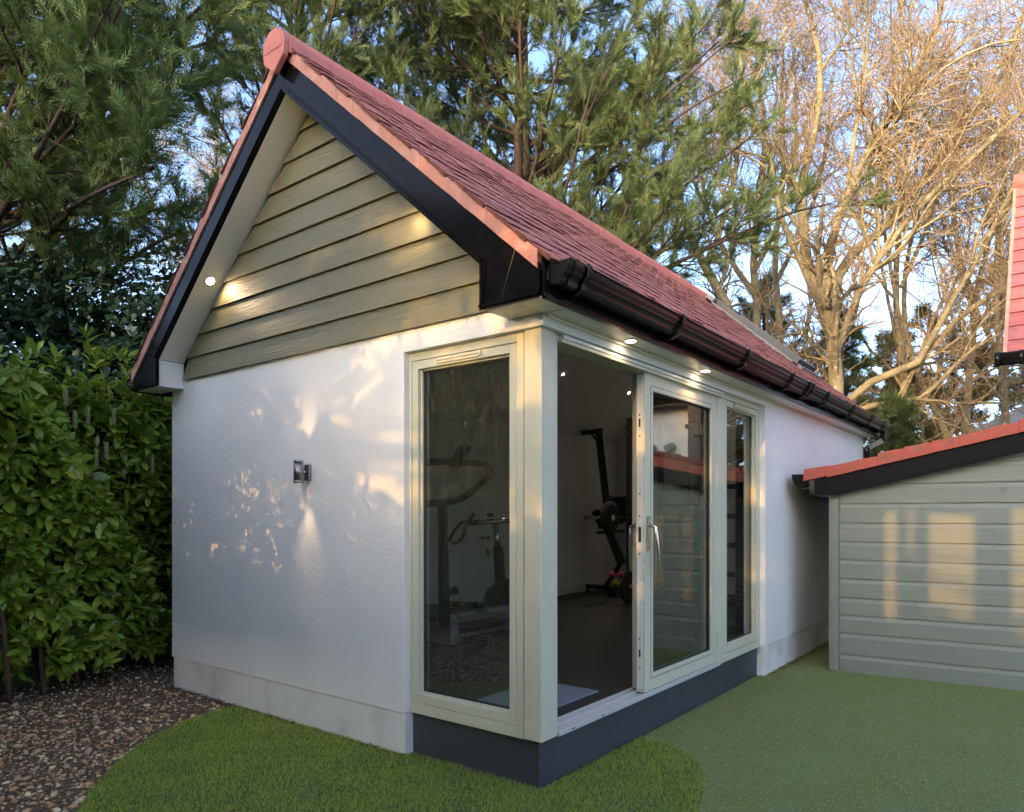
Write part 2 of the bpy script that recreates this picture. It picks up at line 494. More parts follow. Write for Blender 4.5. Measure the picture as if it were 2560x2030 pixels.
# gravel pebbles
ico = bmesh.new(); bmesh.ops.create_icosphere(ico, subdivisions=1, radius=1)
IV = np.array([v.co[:] for v in ico.verts]); IF = np.array([[v.index for v in f.verts] for f in ico.faces]); ico.free()
P = np.concatenate([rng.uniform((-6.0, -3.6), (-0.8, 0.9), (28000, 2))])
GRAV = [(-5.6, 0.9), (-3.82, 0.6), (-3.8, -0.03), (-2.75, -0.02)] + [LAWN[i] for i in (8, 7, 6, 5, 4, 3, 2, 1, 0)] + [(-0.6, -3.5), (-5.5, -3.5)]
P = P[in_poly(P, GRAV)]
# denser and cleaner towards the viewer, buried in soil by the hedge and wall
dd = np.clip((P[:, 1] * -1 + 0.25) / 1.3, 0.12, 1) * np.clip((P[:, 0] + 4.6) / 1.2, 0.15, 1)
P = P[rng.uniform(0, 1, len(P)) < 0.25 + 0.75 * dd]
k = len(P)
rot = frames(rng.normal(0, 1, (k, 3)) * np.array([1, 1, 0.15]), jitter=0.25)
sz = rng.gamma(4.0, 0.0020, k).clip(0.003, 0.022)
SC3 = np.stack([sz * rng.uniform(1.0, 1.5, k), sz, sz * rng.uniform(0.45, 0.8, k)], 1)
W = np.einsum('kij,knj->kni', rot, IV[None] * (1 + rng.normal(0, 0.13, (k, len(IV), 1))) * SC3[:, None, :])
W += np.column_stack([P, GZ - 0.008 + sz * rng.uniform(0.0, 0.5, k)])[:, None, :]
FF = (IF[None] + (np.arange(k) * len(IV))[:, None, None]).reshape(-1, 3)
tag(npmesh('gravel', W.reshape(-1, 3), FF, M['pebble'], smooth=True), 'mixed brown and grey pebbles strewn over soil by the hedge', 'gravel', kind='stuff')
# litter: twigs and bark bits, also along the wall base
n = 5200
P = np.concatenate([rng.uniform((-5.6, -3.2), (-1.2, 0.8), (n, 2)), np.column_stack([rng.uniform(-3.8, -0.95, 420), rng.normal(-0.05, 0.012, 420)]),
                    np.column_stack([rng.normal(0.065, 0.02, 420), rng.uniform(3.5, 6.5, 420)])])
keep = in_poly(P, GRAV); keep[n:] = True
P = P[keep]; k = len(P)
CV = np.array([(-1, -.12, 0), (1, -.1, 0), (1, .1, .02), (-1, .12, .02), (0, 0, .14)], float)
CF = np.array([(0, 1, 4), (1, 2, 4), (2, 3, 4), (3, 0, 4)])
rot = frames(rng.normal(0, 1, (k, 3)) * np.array([1, 1, 0.12]), jitter=0.2)
V, F = scatter(CV, CF, rot, np.column_stack([P, rng.uniform(GZ, GZ + 0.012, k)]), rng.uniform(0.006, 0.028, k))
tag(npmesh('bark_litter', V, F, M['chip']), 'brown bark chips and twigs littering the gravel and wall base', 'litter', kind='stuff')

# ================================================================== GARDEN ROOM
room = thing('garden_room', 'white rendered garden gym with sage gable boards and red tiled roof', 'building', (-1.9, 3.7, GZ))
def P_(name, mb, m, bevel=0.0, parent=room):
    return mb.build(name, m, parent, bevel)
XL, XR, XO = -3.83, 0.03, -1.0       # left wall face, right wall face, window opening edge
XC = -1.9
SLOPE = 0.886
def zr(x, z0): return z0 - SLOPE * abs(x - XC)

# outer walls
def wall_part(mb, m, bevel=0.004): return P_('wall', mb, m, bevel)
wall_part(MB().prism([(XL, 0.235), (XO, 0.235), (XO, 2.425), (XR, 2.425), (XR, 2.575), (XL, 2.575)], 'y', -0.03, 0.10), M['render'])
wall_part(MB().prism([(XL + .012, -0.25), (XO, -0.25), (XO, 0.232), (XL + .012, 0.232)], 'y', -0.021, 0.10), M['render_low'])
wall_part(MB().prism([(-0.03 + 0.13, 2.425), (3.455, 2.425), (3.455, 0.247), (7.45, 0.247), (7.45, 2.60), (0.10, 2.60)], 'x', -0.10, XR), M['render'])
wall_part(MB().box(-0.10, XR - 0.01, 3.455, 7.44, -0.25, 0.244), M['render_low'])
wall_part(MB().box(XL, XL + 0.13, 0.10, 7.45, -0.25, 2.575), M['render'])
wall_part(MB().prism([(XL + .13, -0.25), (-0.10, -0.25), (-0.10, 2.6), (XC, 4.2), (XL + .13, 2.6)], 'y', 7.30, 7.45), M['render'])
P_('plinth', MB().box(XO, -0.045, 0.045, 0.12, -0.25, 0.232).box(-0.12, -0.045, 0.12, 3.455, -0.25, 0.236), M['plinth'], 0.003)
P_('wall_soil_edge', MB().box(XO + .001, -0.048, 0.02, 0.044, -0.25, GZ + 0.004), M['soil'])

# gable boards (lapped), each a part
lap_z = [2.553] + [2.724 + 0.1706 * i for i in range(0, 9)] 
for i in range(len(lap_z)):
    z0 = lap_z[i]
    z1 = (lap_z[i + 1] if i + 1 < len(lap_z) else z0 + 0.171) + 0.02
    apex = 4.19
    def half(z): return max(0.0, (apex - z) / SLOPE)
    if z0 > apex - .03: break
    z1 = min(z1, apex)
    a0, a1 = min(half(z0), 1.70), min(half(z1), 1.70)
    y0, y1 = -0.058, -0.036       # bottom edge stands proud of the top edge
    v = [(XC - a0, y0, z0), (XC + a0, y0, z0), (XC + a1, y1, z1), (XC - a1, y1, z1)]
    vb = [(x, y + 0.012, z) for x, y, z in v]
    off = (i * 3.7)
    mb = MB().add(v + vb, [(0, 1, 2, 3), (7, 6, 5, 4), (0, 4, 5, 1), (1, 5, 6, 2), (2, 6, 7, 3), (3, 7, 4, 0)])
    P_('cladding_board', mb, M['clad'], 0.0015)
P_('gable_backing', MB().prism([(XL + .13, 2.6), (-0.1, 2.6), (XC, 4.19)], 'y', -0.018, 0.10), M['gasket'])

# barge boards and box ends
YB = -0.255
BT, BB = 4.453, 4.229
xr_in, xl_in = -0.20, -3.63
P_('bargeboard', MB().prism([(XC + .001, BT), (-0.035, zr(-0.035, BT)), (-0.198, zr(-0.198, BB)), (XC + .001, BB)], 'y', YB, YB + 0.022), M['black'], 0.002)
P_('bargeboard', MB().prism([(XC - .001, BT), (-3.79, zr(-3.79, BT)), (xl_in - .002, zr(xl_in, BB)), (XC - .001, BB)], 'y', YB, YB + 0.022), M['black'], 0.002)
P_('box_end', MB().prism([(-0.032, zr(-0.035, BT) - .002), (0.0275, 2.765), (-0.0725, 2.505), (-0.2, 2.505), (-0.2, zr(-0.2, BB) - .003)], 'y', YB, YB + 0.02), M['black'], 0.002)
P_('box_end', MB().prism([(0.028, 2.765), (0.165, 2.66), (0.165, 2.505), (-0.072, 2.505)], 'y', YB, YB + 0.02), M['black'], 0.002)
P_('box_end', MB().prism([(-0.198, 2.5), (0.17, 2.5), (0.165, 2.655), (0.02, 2.76), (-0.198, zr(-.198, BB))], 'y', YB + .0215, YB + .026), M['black'])
P_('box_end', MB().prism([(-3.793, zr(-3.793, BT)), (-4.04, 2.66), (-4.04, 2.495), (xl_in - .002, 2.495), (xl_in - .002, zr(xl_in, BB) - .004)], 'y', YB, YB + 0.02), M['black'], 0.002)
# moulded bead along the lower edges
def bead(a, b, w=0.028):
    mb = MB()
    a, b = Vector(a), Vector(b)
    d = (b - a).normalized(); nrm = Vector((-d.z, 0, d.x))
    if nrm.z > 0 or (abs(nrm.z) < 1e-3 and nrm.x > 0): nrm = -nrm
    for off, ww, pr in ((0.0, 0.010, 0.012), (0.012, 0.014, 0.02), (0.028, 0.009, 0.010)):
        p = [a - nrm * off, b - nrm * off, b - nrm * (off + ww), a - nrm * (off + ww)]
        f = [(q.x, YB - pr, q.z) for q in p]; k = [(q.x, YB - 0.0005, q.z) for q in p]
        mb.add(f + k, [(0, 1, 2, 3), (7, 6, 5, 4), (0, 4, 5, 1), (1, 5, 6, 2), (2, 6, 7, 3), (3, 7, 4, 0)])
    return P_('edge_trim', mb, M['black'])
bead((XC, 0, BB), (-0.2, 0, zr(-0.2, BB)))
bead((XC, 0, BB), (xl_in, 0, zr(xl_in, BB)))
bead((-0.2, 0, zr(-0.2, BB)), (-0.2, 0, 2.49))
bead((-0.2, 0, 2.485), (0.17, 0, 2.485))
bead((xl_in, 0, zr(xl_in, BB)), (xl_in, 0, 2.48))
bead((xl_in, 0, 2.475), (-4.04, 0, 2.475))
P_('corner_joiner', MB().box(0.118, 0.17, YB - 0.006, YB - 0.0005, 2.49, 2.655).box(0.192, 0.197, YB, YB + .06, 2.49, 2.655), M['black'], 0.001)
# sloping soffit behind the barge, box soffits
so = MB()
for sgn, xe in ((1, xr_in), (-1, xl_in)):
    z1 = zr(xe, BB)
    so.add([(XC, YB + .02, BB), (xe, YB + .02, z1), (xe, -0.03, z1), (XC, -0.03, BB), (XC, YB + .02, BB + .02), (xe, YB + .02, z1 + .02), (xe, -0.03, z1 + .02), (XC, -0.03, BB + .02)],
           [(0, 1, 2, 3), (7, 6, 5, 4), (0, 4, 5, 1), (1, 5, 6, 2), (2, 6, 7, 3), (3, 7, 4, 0)])
P_('soffit', so, M['soffit'])
P_('soffit', MB().box(xl_in - .012, xl_in, YB + .02, -0.0305, 2.485, zr(xl_in, BB) - .004).box(xl_in - .012, xl_in + .003, YB + .02, -0.0305, zr(xl_in, BB) - .03, zr(xl_in, BB) - .012), M['white'], 0.001)
P_('soffit', MB().box(-4.03, xl_in - .013, YB + .02, -0.031, 2.485, 2.497), M['soffit'])
P_('soffit', MB().box(-0.19, 0.02, YB + .02, -0.031, 2.489, 2.50).box(0.024, 0.168, YB + .02, -0.02, 2.489, 2.50), M['soffit'], 0.001)
P_('soffit', MB().box(XR + .001, 0.168, -0.018, 7.5, 2.487, 2.499).box(XR + .001, XR + .018, 0.0, 7.44, 2.470, 2.486), M['soffit'], 0.002)
P_('box_inner_side', MB().box(-0.2, -0.188, YB + .02, -0.031, 2.50, 2.72), M['white'])
P_('fascia', MB().box(0.17, 0.19, -0.235, 7.7, 2.485, 2.66).box(0.1705, 0.203, -0.235, 7.7, 2.487, 2.497).box(0.1705, 0.198, -0.235, 7.7, 2.501, 2.511), M['black'], 0.0015)
P_('fascia', MB().box(-4.06, -4.04, -0.235, 7.7, 2.475, 2.66), M['black'])

# roof deck + verge strip + tiles
roof = P_('roof', MB().prism([(XC, BT + .02), (0.20, zr(0.20, BT + .02)), (0.20, zr(0.20, BT - .02)), (XC, BT - .025)], 'y', YB + 0.024, 7.68)
          .prism([(XC, BT + .02), (XC, BT - .025), (-4.06, zr(-4.06, BT - .02)), (-4.06, zr(-4.06, BT + .02))], 'y', YB + 0.024, 7.68), M['gasket'])
VT = BT + 0.092
def verge(x1, sgn):
    mb = MB()
    n = 26
    xs = [XC + (x1 - XC) * i / n for i in range(n + 1)]
    top = [(x, zr(x, VT) + rng.normal(0, .0035)) for x in xs]
    low = [(x, zr(x, BT + .003) + rng.normal(0, .0015)) for x in xs]
    for i in range(n):
        mb.prism([top[i], top[i + 1], low[i + 1], low[i]], 'y', YB - 0.012 + rng.normal(0, .0012), YB + 0.03)
    o = P_('verge_mortar', mb, M['verge'])
    return o
verge(0.165, 1); verge(-4.05, -1)

# one clay tile: length .30 down slope (local x), width .188 (local y)
def tile_mesh(seed):
    r = random.Random(seed)
    mb = MB()
    n = 6
    L0, w, t = 0.285, 0.0925, 0.021
    ys = [-w + 2 * w * i / n for i in range(n + 1)]
    nose = [L0 + 0.006 * math.sin(math.pi * i / n) + r.uniform(-.004, .003) for i in range(n + 1)]
    edge = [t + r.uniform(-.003, .002) for i in range(n + 1)]
    edge[0] -= .003; edge[-1] -= .003
    v = []
    for i in range(n + 1):
        v += [(0, ys[i], t), (nose[i] - 0.006, ys[i], t + .002), (nose[i], ys[i], edge[i] - .002), (nose[i] - .003, ys[i], -0.003)]
    f = []
    for i in range(n):
        for j in range(3):
            a = i * 4 + j
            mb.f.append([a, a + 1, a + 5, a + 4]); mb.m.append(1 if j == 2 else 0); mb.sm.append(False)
    mb.v = v
    b = n * 4
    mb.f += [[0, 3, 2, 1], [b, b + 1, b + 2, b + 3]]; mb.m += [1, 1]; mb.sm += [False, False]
    return mb
def tile_proto(k, m):
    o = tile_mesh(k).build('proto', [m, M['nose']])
    me = o.data
    bpy.data.objects.remove(o)
    return me
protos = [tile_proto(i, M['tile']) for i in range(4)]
GA = 0.1324                           # course spacing in plan
ang = math.atan(SLOPE)
tiles_stuff = []
TV = np.array([v.co[:] for v in protos[0].vertices]); 
TFq = np.array([list(p.vertices) for p in protos[0].polygons]); TMI = np.array([p.material_index for p in protos[0].polygons])
cands = []
SKY0 = 6.42; SKY1 = 7.42
for c in range(16):
    x_front = 0.232 - GA * c
    if x_front < XC + 0.05: break
    z_front = zr(x_front, BT + 0.084)
    stag = (c % 2) * 0.094
    j = 0
    y = -0.268 - stag
    while y < 7.66:
        y0 = max(y, -0.279); y1 = y + 0.1885
        if y1 - y0 > 0.05:
            yc = (y0 + y1) / 2
            wsc = (y1 - y0) / 0.1885
            if not (SKY0 < yc < SKY1 and -1.80 < x_front < -0.52):
                cands.append((x_front, yc, z_front, wsc))
        y = y1
cpos = np.array(cam.location)
cands.sort(key=lambda t: (t[0] - cpos[0]) ** 2 + (t[1] - cpos[1]) ** 2 + (t[2] - cpos[2]) ** 2)
lean_v = math.radians(3.0)
def tile_matrix(x, y, z, wsc, side=1):
    a = ang - lean_v + random.gauss(0, 0.012)
    if side > 0:
        Rm = Matrix(((math.cos(a), 0, math.sin(a)), (0, 1, 0), (-math.sin(a), 0, math.cos(a))))
    else:
        Rm = Matrix(((-math.cos(a), 0, -math.sin(a)), (0, -1, 0), (-math.sin(a), 0, math.cos(a))))
    Rm = Rm.to_4x4() @ Matrix.Rotation(random.gauss(0, 0.01), 4, 'Z')
    return Matrix.Translation((x, y, z + random.gauss(0, .0026))) @ Rm @ Matrix.Translation((-0.285, 0, 0)) @ Matrix.Diagonal((1, wsc * 0.995, 1, 1))
for i, (x, y, z, wsc) in enumerate(cands[:300]):
    o = bpy.data.objects.new('roof_tile', protos[i % 4])
    COL.objects.link(o)
    o.parent = roof
    o.matrix_basis = tile_matrix(x, y, z, wsc)
rest = [tile_matrix(*t) for t in cands[300:]]
for c in range(16):
    xf = -4.09 + GA * c
    if xf > XC - .05: break
    y = -0.262 - (c % 2) * .094
    while y < 7.6:
        rest.append(tile_matrix(xf, max(y, -.279) + .094, zr(xf, BT + .084), 1, -1)); y += .1885
vs = np.concatenate([(np.array(m)[:3, :3] @ TV.T).T + np.array(m)[:3, 3] for m in rest])
fs = np.concatenate([TFq + i * len(TV) for i in range(len(rest))])
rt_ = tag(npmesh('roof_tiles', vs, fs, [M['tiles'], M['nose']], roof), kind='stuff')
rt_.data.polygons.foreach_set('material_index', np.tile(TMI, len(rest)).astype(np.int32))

# ridge tiles and end cap
def halfround(y0, y1, r, t, zc, xc=XC, n=14, drop=0.06):
    mb = MB()
    prof = []
    for i in range(n + 1):
        a = math.pi * (0.06 + 0.88 * i / n)
        prof.append((math.cos(a), math.sin(a)))
    out = [(xc + r * c, zc + r * s) for c, s in prof]
    inn = [(xc + (r - t) * c, zc + (r - t) * s) for c, s in prof][::-1]
    out = [(xc + r * 1.02, zc - drop)] + out + [(xc - r * 1.02, zc - drop)]
    inn = [(xc - (r - t), zc - drop)] + inn + [(xc + (r - t), zc - drop)]
    return mb.prism(out + inn, 'y', y0, y1)
y = -0.292
k = 0
while y < 7.6:
    y1 = 0.221 + 0.4865 * k if k else 0.221
    halfround(y, y1 - .004, 0.118 + (0.0 if k % 2 else .001), 0.016, 4.485 + random.gauss(0, .002)).build('ridge_tile', M['ridge'], roof, 0.003)
    y = y1; k += 1
cap = []
for i in range(19):
    a = math.pi * (-0.08 + 1.16 * i / 18)
    cap.append((XC - 0.0 + 0.117 * math.cos(a), 4.485 + 0.117 * math.sin(a)))
cap += [(XC - 0.105, 4.40), (XC, 4.315), (XC + 0.105, 4.40)]
MB().prism(cap, 'y', -0.335, -0.294).build('ridge_end_cap', M['ridge'], roof, 0.006)
MB().prism([(XC + (x - XC) * .86, 4.47 + (z - 4.47) * .86) for x, z in cap[:19]], 'y', -0.339, -0.3345).build('ridge_end_cap', M['ridge'], roof, 0.003)

# roof window
def on_roof(u0, u1, y0, y1, h0, h1):
    """box on the right slope; u = plan x"""
    nx, nz = math.sin(ang), math.cos(ang)
    def pt(x, yy, h): return (x + nx * h, yy, zr(x, BT + 0.067) + nz * h)
    v = [pt(u0, y0, h0), pt(u1, y0, h0), pt(u1, y1, h0), pt(u0, y1, h0), pt(u0, y0, h1), pt(u1, y0, h1), pt(u1, y1, h1), pt(u0, y1, h1)]
    return v, [(0, 3, 2, 1), (4, 5, 6, 7), (0, 1, 5, 4), (1, 2, 6, 5), (2, 3, 7, 6), (3, 0, 4, 7)]
rw = MB()
for a in ((-1.78, -0.55, 6.42, 6.55, 0.03, 0.05), (-1.78, -0.55, 7.29, 7.42, 0.03, 0.05), (-0.62, -0.50, 6.42, 7.42, 0.03, 0.055), (-1.80, -1.70, 6.42, 7.42, 0.03, 0.10)):
    rw.add(*on_roof(*a))
rwin = P_('roof_window', rw, M['lead'])
fr = MB()
for a in ((-1.72, -0.60, 6.53, 6.60, 0.04, 0.115), (-1.72, -0.60, 7.24, 7.31, 0.04, 0.115), (-0.68, -0.60, 6.60, 7.24, 0.04, 0.11), (-1.72, -1.64, 6.60, 7.24, 0.04, 0.115)):
    fr.add(*on_roof(*a))
fr.build('frame', M['darkframe'], rwin, 0.004)
MB().add(*on_roof(-1.64, -0.68, 6.60, 7.24, 0.07, 0.085)).build('pane', M['skyglass'], rwin)

# gutter, brackets, downpipe
gp = [(0.197, 2.652), (0.197, 2.566), (0.212, 2.548), (0.252, 2.545), (0.268, 2.554), (0.275, 2.566), (0.276, 2.578), (0.287, 2.590), (0.300, 2.597), (0.302, 2.610), (0.312, 2.622), (0.314, 2.640), (0.319, 2.652)]
gi = [(x - 0.004 if i > 3 else (x + .004 if i < 2 else x), z + (0.004 if 1 < i < 11 else 0)) for i, (x, z) in enumerate(gp)]
gut = MB().prism(gp + [(0.322, 2.654), (0.322, 2.648)][:0] + gi[::-1], 'y', -0.215, 7.72)
for i in range(len(gut.sm)): gut.sm[i] = False
gutter = P_('gutter', gut, M['gutterblack'])
MB().prism(gp, 'y', -0.222, -0.216).prism(gp, 'y', 7.721, 7.727).build('stop_end', M['gutterblack'], gutter)
MB().tube([(0.318, -0.215, 2.653), (0.318, 7.72, 2.653)], 0.006, 8).build('rolled_lip', M['gutterblack'], gutter)
def bracket(y, w=0.032):
    o = [(0.1905, 2.562), (0.192, 2.52), (0.245, 2.528), (0.287, 2.546), (0.297, 2.575), (0.325, 2.602), (0.330, 2.632), (0.336, 2.655), (0.326, 2.672), (0.315, 2.664), (0.320, 2.640),
         (0.313, 2.612), (0.290, 2.588), (0.277, 2.558), (0.256, 2.541), (0.212, 2.544)]
    P_('gutter_bracket', MB().prism(o, 'y', y - w / 2, y + w / 2), M['gutterblack'], 0.002)
for y in (-0.05, 1.048, 2.211, 3.315, 3.83, 3.93, 4.5, 5.6, 6.59, 7.38): bracket(y)
# union sleeve at the near end
P_('gutter_union', MB().prism([(x + (0.007 if x > .21 else -.004), z - (0.007 if z < 2.56 else 0) + (.006 if z > 2.64 else 0)) for x, z in gp] + [(x, z) for x, z in gp[::-1]], 'y', -0.17, -0.09), M['gutterblack'])
dp = MB()
def sqtube(mb, pts, h):
    for a, b in zip(pts[:-1], pts[1:]):
        a, b = Vector(a), Vector(b)
        d = (b - a).normalized(); s1 = Vector((0, 1, 0)); s2 = d.cross(s1).normalized()
        vs = [p + s1 * i * h + s2 * j * h for p in (a - d * h * .5, b + d * h * .5) for i, j in ((-1, -1), (1, -1), (1, 1), (-1, 1))]
        mb.add(vs, [(0, 1, 2, 3), (4, 7, 6, 5), (0, 4, 5, 1), (1, 5, 6, 2), (2, 6, 7, 3), (3, 7, 4, 0)])
sqtube(dp, [(0.255, 7.57, 2.54), (0.255, 7.57, 2.43), (0.075, 7.50, 2.33), (0.075, 7.50, 0.0)], 0.034)
P_('downpipe', dp, M['gutterblack'])

# ---- windows
def rect_frame(mb, axis, a0, a1, z0, z1, w, d0, d1, wb=None):
    """four bars; axis 'x' = frame runs along x (faces -y), 'y' = along y (faces +x); d0..d1 depth range"""
    wb = wb or w
    def bx(u0, u1, q0, q1):
        if axis == 'x': mb.box(u0, u1, min(d0, d1), max(d0, d1), q0, q1)
        else: mb.box(min(d0, d1), max(d0, d1), u0, u1, q0, q1)
    bx(a0, a0 + w, z0, z1); bx(a1 - w, a1, z0, z1)
    bx(a0 + w, a1 - w, z1 - w, z1); bx(a0 + w, a1 - w, z0, z0 + wb)
    return mb
def trickle(win, axis, c, z, ln, d):
    mb = MB()
    if axis == 'x':
        mb.box(c - ln / 2, c + ln / 2, d - .012, d - .0005, z - .012, z + .012).box(c - ln / 2, c + ln / 2, d - .019, d - .012, z + .004, z + .012).box(c + ln / 2, c + ln / 2 + .014, d - .016, d - .0005, z - .004, z + .02)
    else:
        mb.box(d + .0005, d + .012, c - ln / 2, c + ln / 2, z - .012, z + .012).box(d + .012, d + .019, c - ln / 2, c + ln / 2, z + .004, z + .012).box(d + .0005, d + .016, c - ln / 2 - .014, c - ln / 2, z - .004, z + .02)
    mb.build('trickle_vent', M['frame'], win, 0.002)
FY = 0.015
win = P_('window', rect_frame(MB(), 'x', -1.03, -0.128, 0.236, 2.422, 0.047, FY, FY + .07, 0.062), M['frame'], 0.0025)
rect_frame(MB(), 'x', -0.980, -0.178, 0.301, 2.372, 0.05, FY + .004, FY + .075, 0.055).build('sash', M['frame'], win, 0.003)
rect_frame(MB(), 'x', -0.983, -0.175, 0.298, 2.375, 0.012, FY + .03, FY + .05).build('gasket', M['gasket'], win)
rect_frame(MB(), 'x', -0.931, -0.227, 0.355, 2.323, 0.012, FY + .03, FY + .045).build('glazing_bead', M['frame'], win, .002)
rect_frame(MB(), 'x', -0.920, -0.238, 0.366, 2.312, 0.010, FY + .046, FY + .055).build('gasket', M['gasket'], win)
MB().box(-0.931, -0.227, FY + .052, FY + .056, 0.355, 2.323).build('pane', M['glass_front'], win)
trickle(win, 'x', -0.60, 2.345, 0.33, FY + .004)
P_('corner_post', MB().box(-0.113, 0.0, 0.0, 0.124, 0.245, 2.424), M['frame'], 0.003)
P_('gap_filler', MB().box(-0.128, -0.113, FY + .02, 0.1, 0.24, 2.42).box(-0.1, -0.02, 0.124, 0.131, 0.24, 2.42), M['gasket'])

FX = -0.015
dframe = P_('door_frame', MB().box(FX - .13, FX, 0.131, 0.172, 0.238, 2.424).box(FX - .13, FX, 0.172, 2.545, 2.385, 2.424).box(FX - .05, FX + .026, 0.185, 2.50, 2.378, 2.398)
            .box(FX - .14, FX - .0, 2.437, 2.475, 0.262, 2.384).box(FX - .13, FX, 2.475, 2.548, 0.238, 2.385), M['frame'], 0.002)
MB().box(FX - .02, FX + .030, 0.19, 2.505, 2.400, 2.421).build('track_cover', M['white'], dframe, 0.002)
MB().box(FX - .15, FX + .012, 0.172, 2.475, 0.236, 0.2575).box(FX - .145, FX - .125, 0.172, 2.475, 0.2575, 0.266).box(FX - .075, FX - .065, 0.172, 2.475, 0.2575, 0.268).box(FX - .004, FX + .006, 0.172, 2.475, 0.2575, 0.264).build('threshold', M['alu'], dframe, 0.001)
MB().box(FX + .0125, FX + .0135, 0.30, 0.33, 0.246, 0.252).box(FX + .0125, FX + .0135, 0.62, 0.65, 0.246, 0.252).build('drain_slot', M['gasket'], dframe)
# sliding leaf (slid open over the fixed pane)
LX0, LX1 = -0.085, -0.018
leaf = P_('sliding_door', rect_frame(MB(), 'y', 1.20, 2.432, 0.266, 2.384, 0.115, LX0, LX1, 0.112), M['frame'], 0.0025)
rect_frame(MB(), 'y', 1.287, 2.345, 0.35, 2.300, 0.029, LX1 - .012, LX1 + .003).build('glazing_bead', M['frame'], leaf, .002)
rect_frame(MB(), 'y', 1.283, 2.349, 0.346, 2.304, 0.004, LX1 - .01, LX1 + .0012).build('gasket', M['gasket'], leaf)
rect_frame(MB(), 'y', 1.316, 2.316, 0.379, 2.271, 0.006, LX1 - .03, LX1 - .0125).build('gasket', M['gasket'], leaf)
MB().box(LX1 - .030, LX1 - .026, 1.31, 2.32, 0.37, 2.28).build('pane', M['glass'], leaf)
MB().box(LX0 + .012, LX1 - .016, 1.194, 1.1995, 0.29, 2.36).box(LX0 + .016, LX0 + .024, 1.190, 1.194, 0.27, 2.38).build('edge_plate', M['white'], leaf, .001)
lk = MB().box(-0.058, -0.046, 1.1925, 1.1938, 2.02, 2.075).box(-0.058, -0.046, 1.1925, 1.1938, 0.50, 0.55).box(-0.062, -0.042, 1.1925, 1.1938, 1.26, 1.36)
for z in (2.10, 1.96, 1.58, 1.43, 1.18, 0.62, 0.43): lk.disc((-0.052, 1.193, z), (0, 1, 0), 0.006, 0.001, 8)
lk.build('lock_keep', M['gasket'], leaf)
def handle(sgn, x, par, name='handle'):
    hb = MB().box(min(x, x + sgn * .012), max(x, x + sgn * .012), 1.222, 1.252, 1.20, 1.43)
    hb.tube([(x + sgn * .012, 1.237, 1.375), (x + sgn * .062, 1.237, 1.355)], 0.0115, 12)
    hb.tube([(x + sgn * .060, 1.237, 1.364), (x + sgn * .068, 1.250, 1.24), (x + sgn * .072, 1.262, 1.06)], 0.0125, 12)
    hb.disc((x + sgn * .016, 1.237, 1.235), (1, 0, 0), 0.009, 0.006, 12)
    hb.build(name, M['steel'], par, 0.002)
handle(1, LX1 + .0005, leaf)
handle(-1, LX0 - .0005, leaf)
# fixed pane behind the leaf
fix = P_('fixed_light', rect_frame(MB(), 'y', 1.27, 2.437, 0.268, 2.382, 0.07, -0.148, -0.1), M['frame'], 0.002)
MB().box(-0.126, -0.122, 1.33, 2.38, 0.33, 2.32).build('pane', M['glass'], fix)
# right hand window
w2 = P_('window', rect_frame(MB(), 'y', 2.549, 3.462, 0.240, 2.430, 0.047, FX - .07, FX, 0.062), M['frame'], 0.0025)
rect_frame(MB(), 'y', 2.600, 3.411, 0.306, 2.379, 0.05, FX - .075, FX - .004, 0.055).build('sash', M['frame'], w2, 0.003)
rect_frame(MB(), 'y', 2.597, 3.414, 0.303, 2.382, 0.012, FX - .05, FX - .03).build('gasket', M['gasket'], w2)
rect_frame(MB(), 'y', 2.650, 3.361, 0.360, 2.330, 0.012, FX - .045, FX - .03).build('glazing_bead', M['frame'], w2, .002)
MB().box(FX - .056, FX - .052, 2.648, 3.363, 0.358, 2.332).build('pane', M['glass'], w2)
trickle(w2, 'y', 2.98, 2.352, 0.36, FX - .004)

# ---- interior shell
ZF = 0.258
P_('floor', MB().box(-3.69, -0.165, 0.105, 7.295, 0.10, ZF), M['floor'])
iw = MB().box(-3.69, -3.65, 0.105, 7.25, ZF, 2.64)
iw.box(-3.65, XO - .03, 0.105, 0.13, ZF, 2.64).box(XO - .03, -0.13, 0.105, 0.13, 2.43, 2.64).box(-0.165, -0.12, 3.47, 7.25, ZF, 2.64).box(-0.165, -0.12, 0.13, 3.47, 2.432, 2.64)
iw.prism([(-3.65, ZF), (-0.165, ZF), (-0.165, 2.65), (XC, 4.14), (-3.65, 2.65)], 'y', 7.25, 7.29)
iw.prism([(-3.69, 2.64), (-0.12, 2.64), (XC, 4.14)], 'y', 0.106, 0.128)
P_('interior_wall', iw, M['inwall'])
P_('ceiling', MB().prism([(-3.69, 2.60), (XC, 2.60 + .885 * 1.79), (XC, 2.62 + .885 * 1.79), (-3.69, 2.62)], 'y', 0.13, 7.25)
   .prism([(-0.11, 2.60), (-0.11, 2.62), (XC, 2.62 + .885 * 1.79), (XC, 2.60 + .885 * 1.79)], 'y', 0.13, 7.25), M['inwall'])
P_('skirting', MB().box(-3.65, -3.632, 0.131, 7.249, ZF, ZF + .13).box(-3.632, -0.165, 7.232, 7.25, ZF, ZF + .13), M['white'], 0.003)
def socket(y, z):
    s = MB().box(-3.65, -3.638, y - .075, y + .075, z - .045, z + .045).build('wall_socket', M['white'], room, 0.003)
    for q in (-.05, .03): MB().box(-3.638, -3.634, y + q, y + q + .02, z + .012, z + .03).build('switch', M['bezel'], s)
socket(6.45, 0.75); socket(4.05, 0.72)

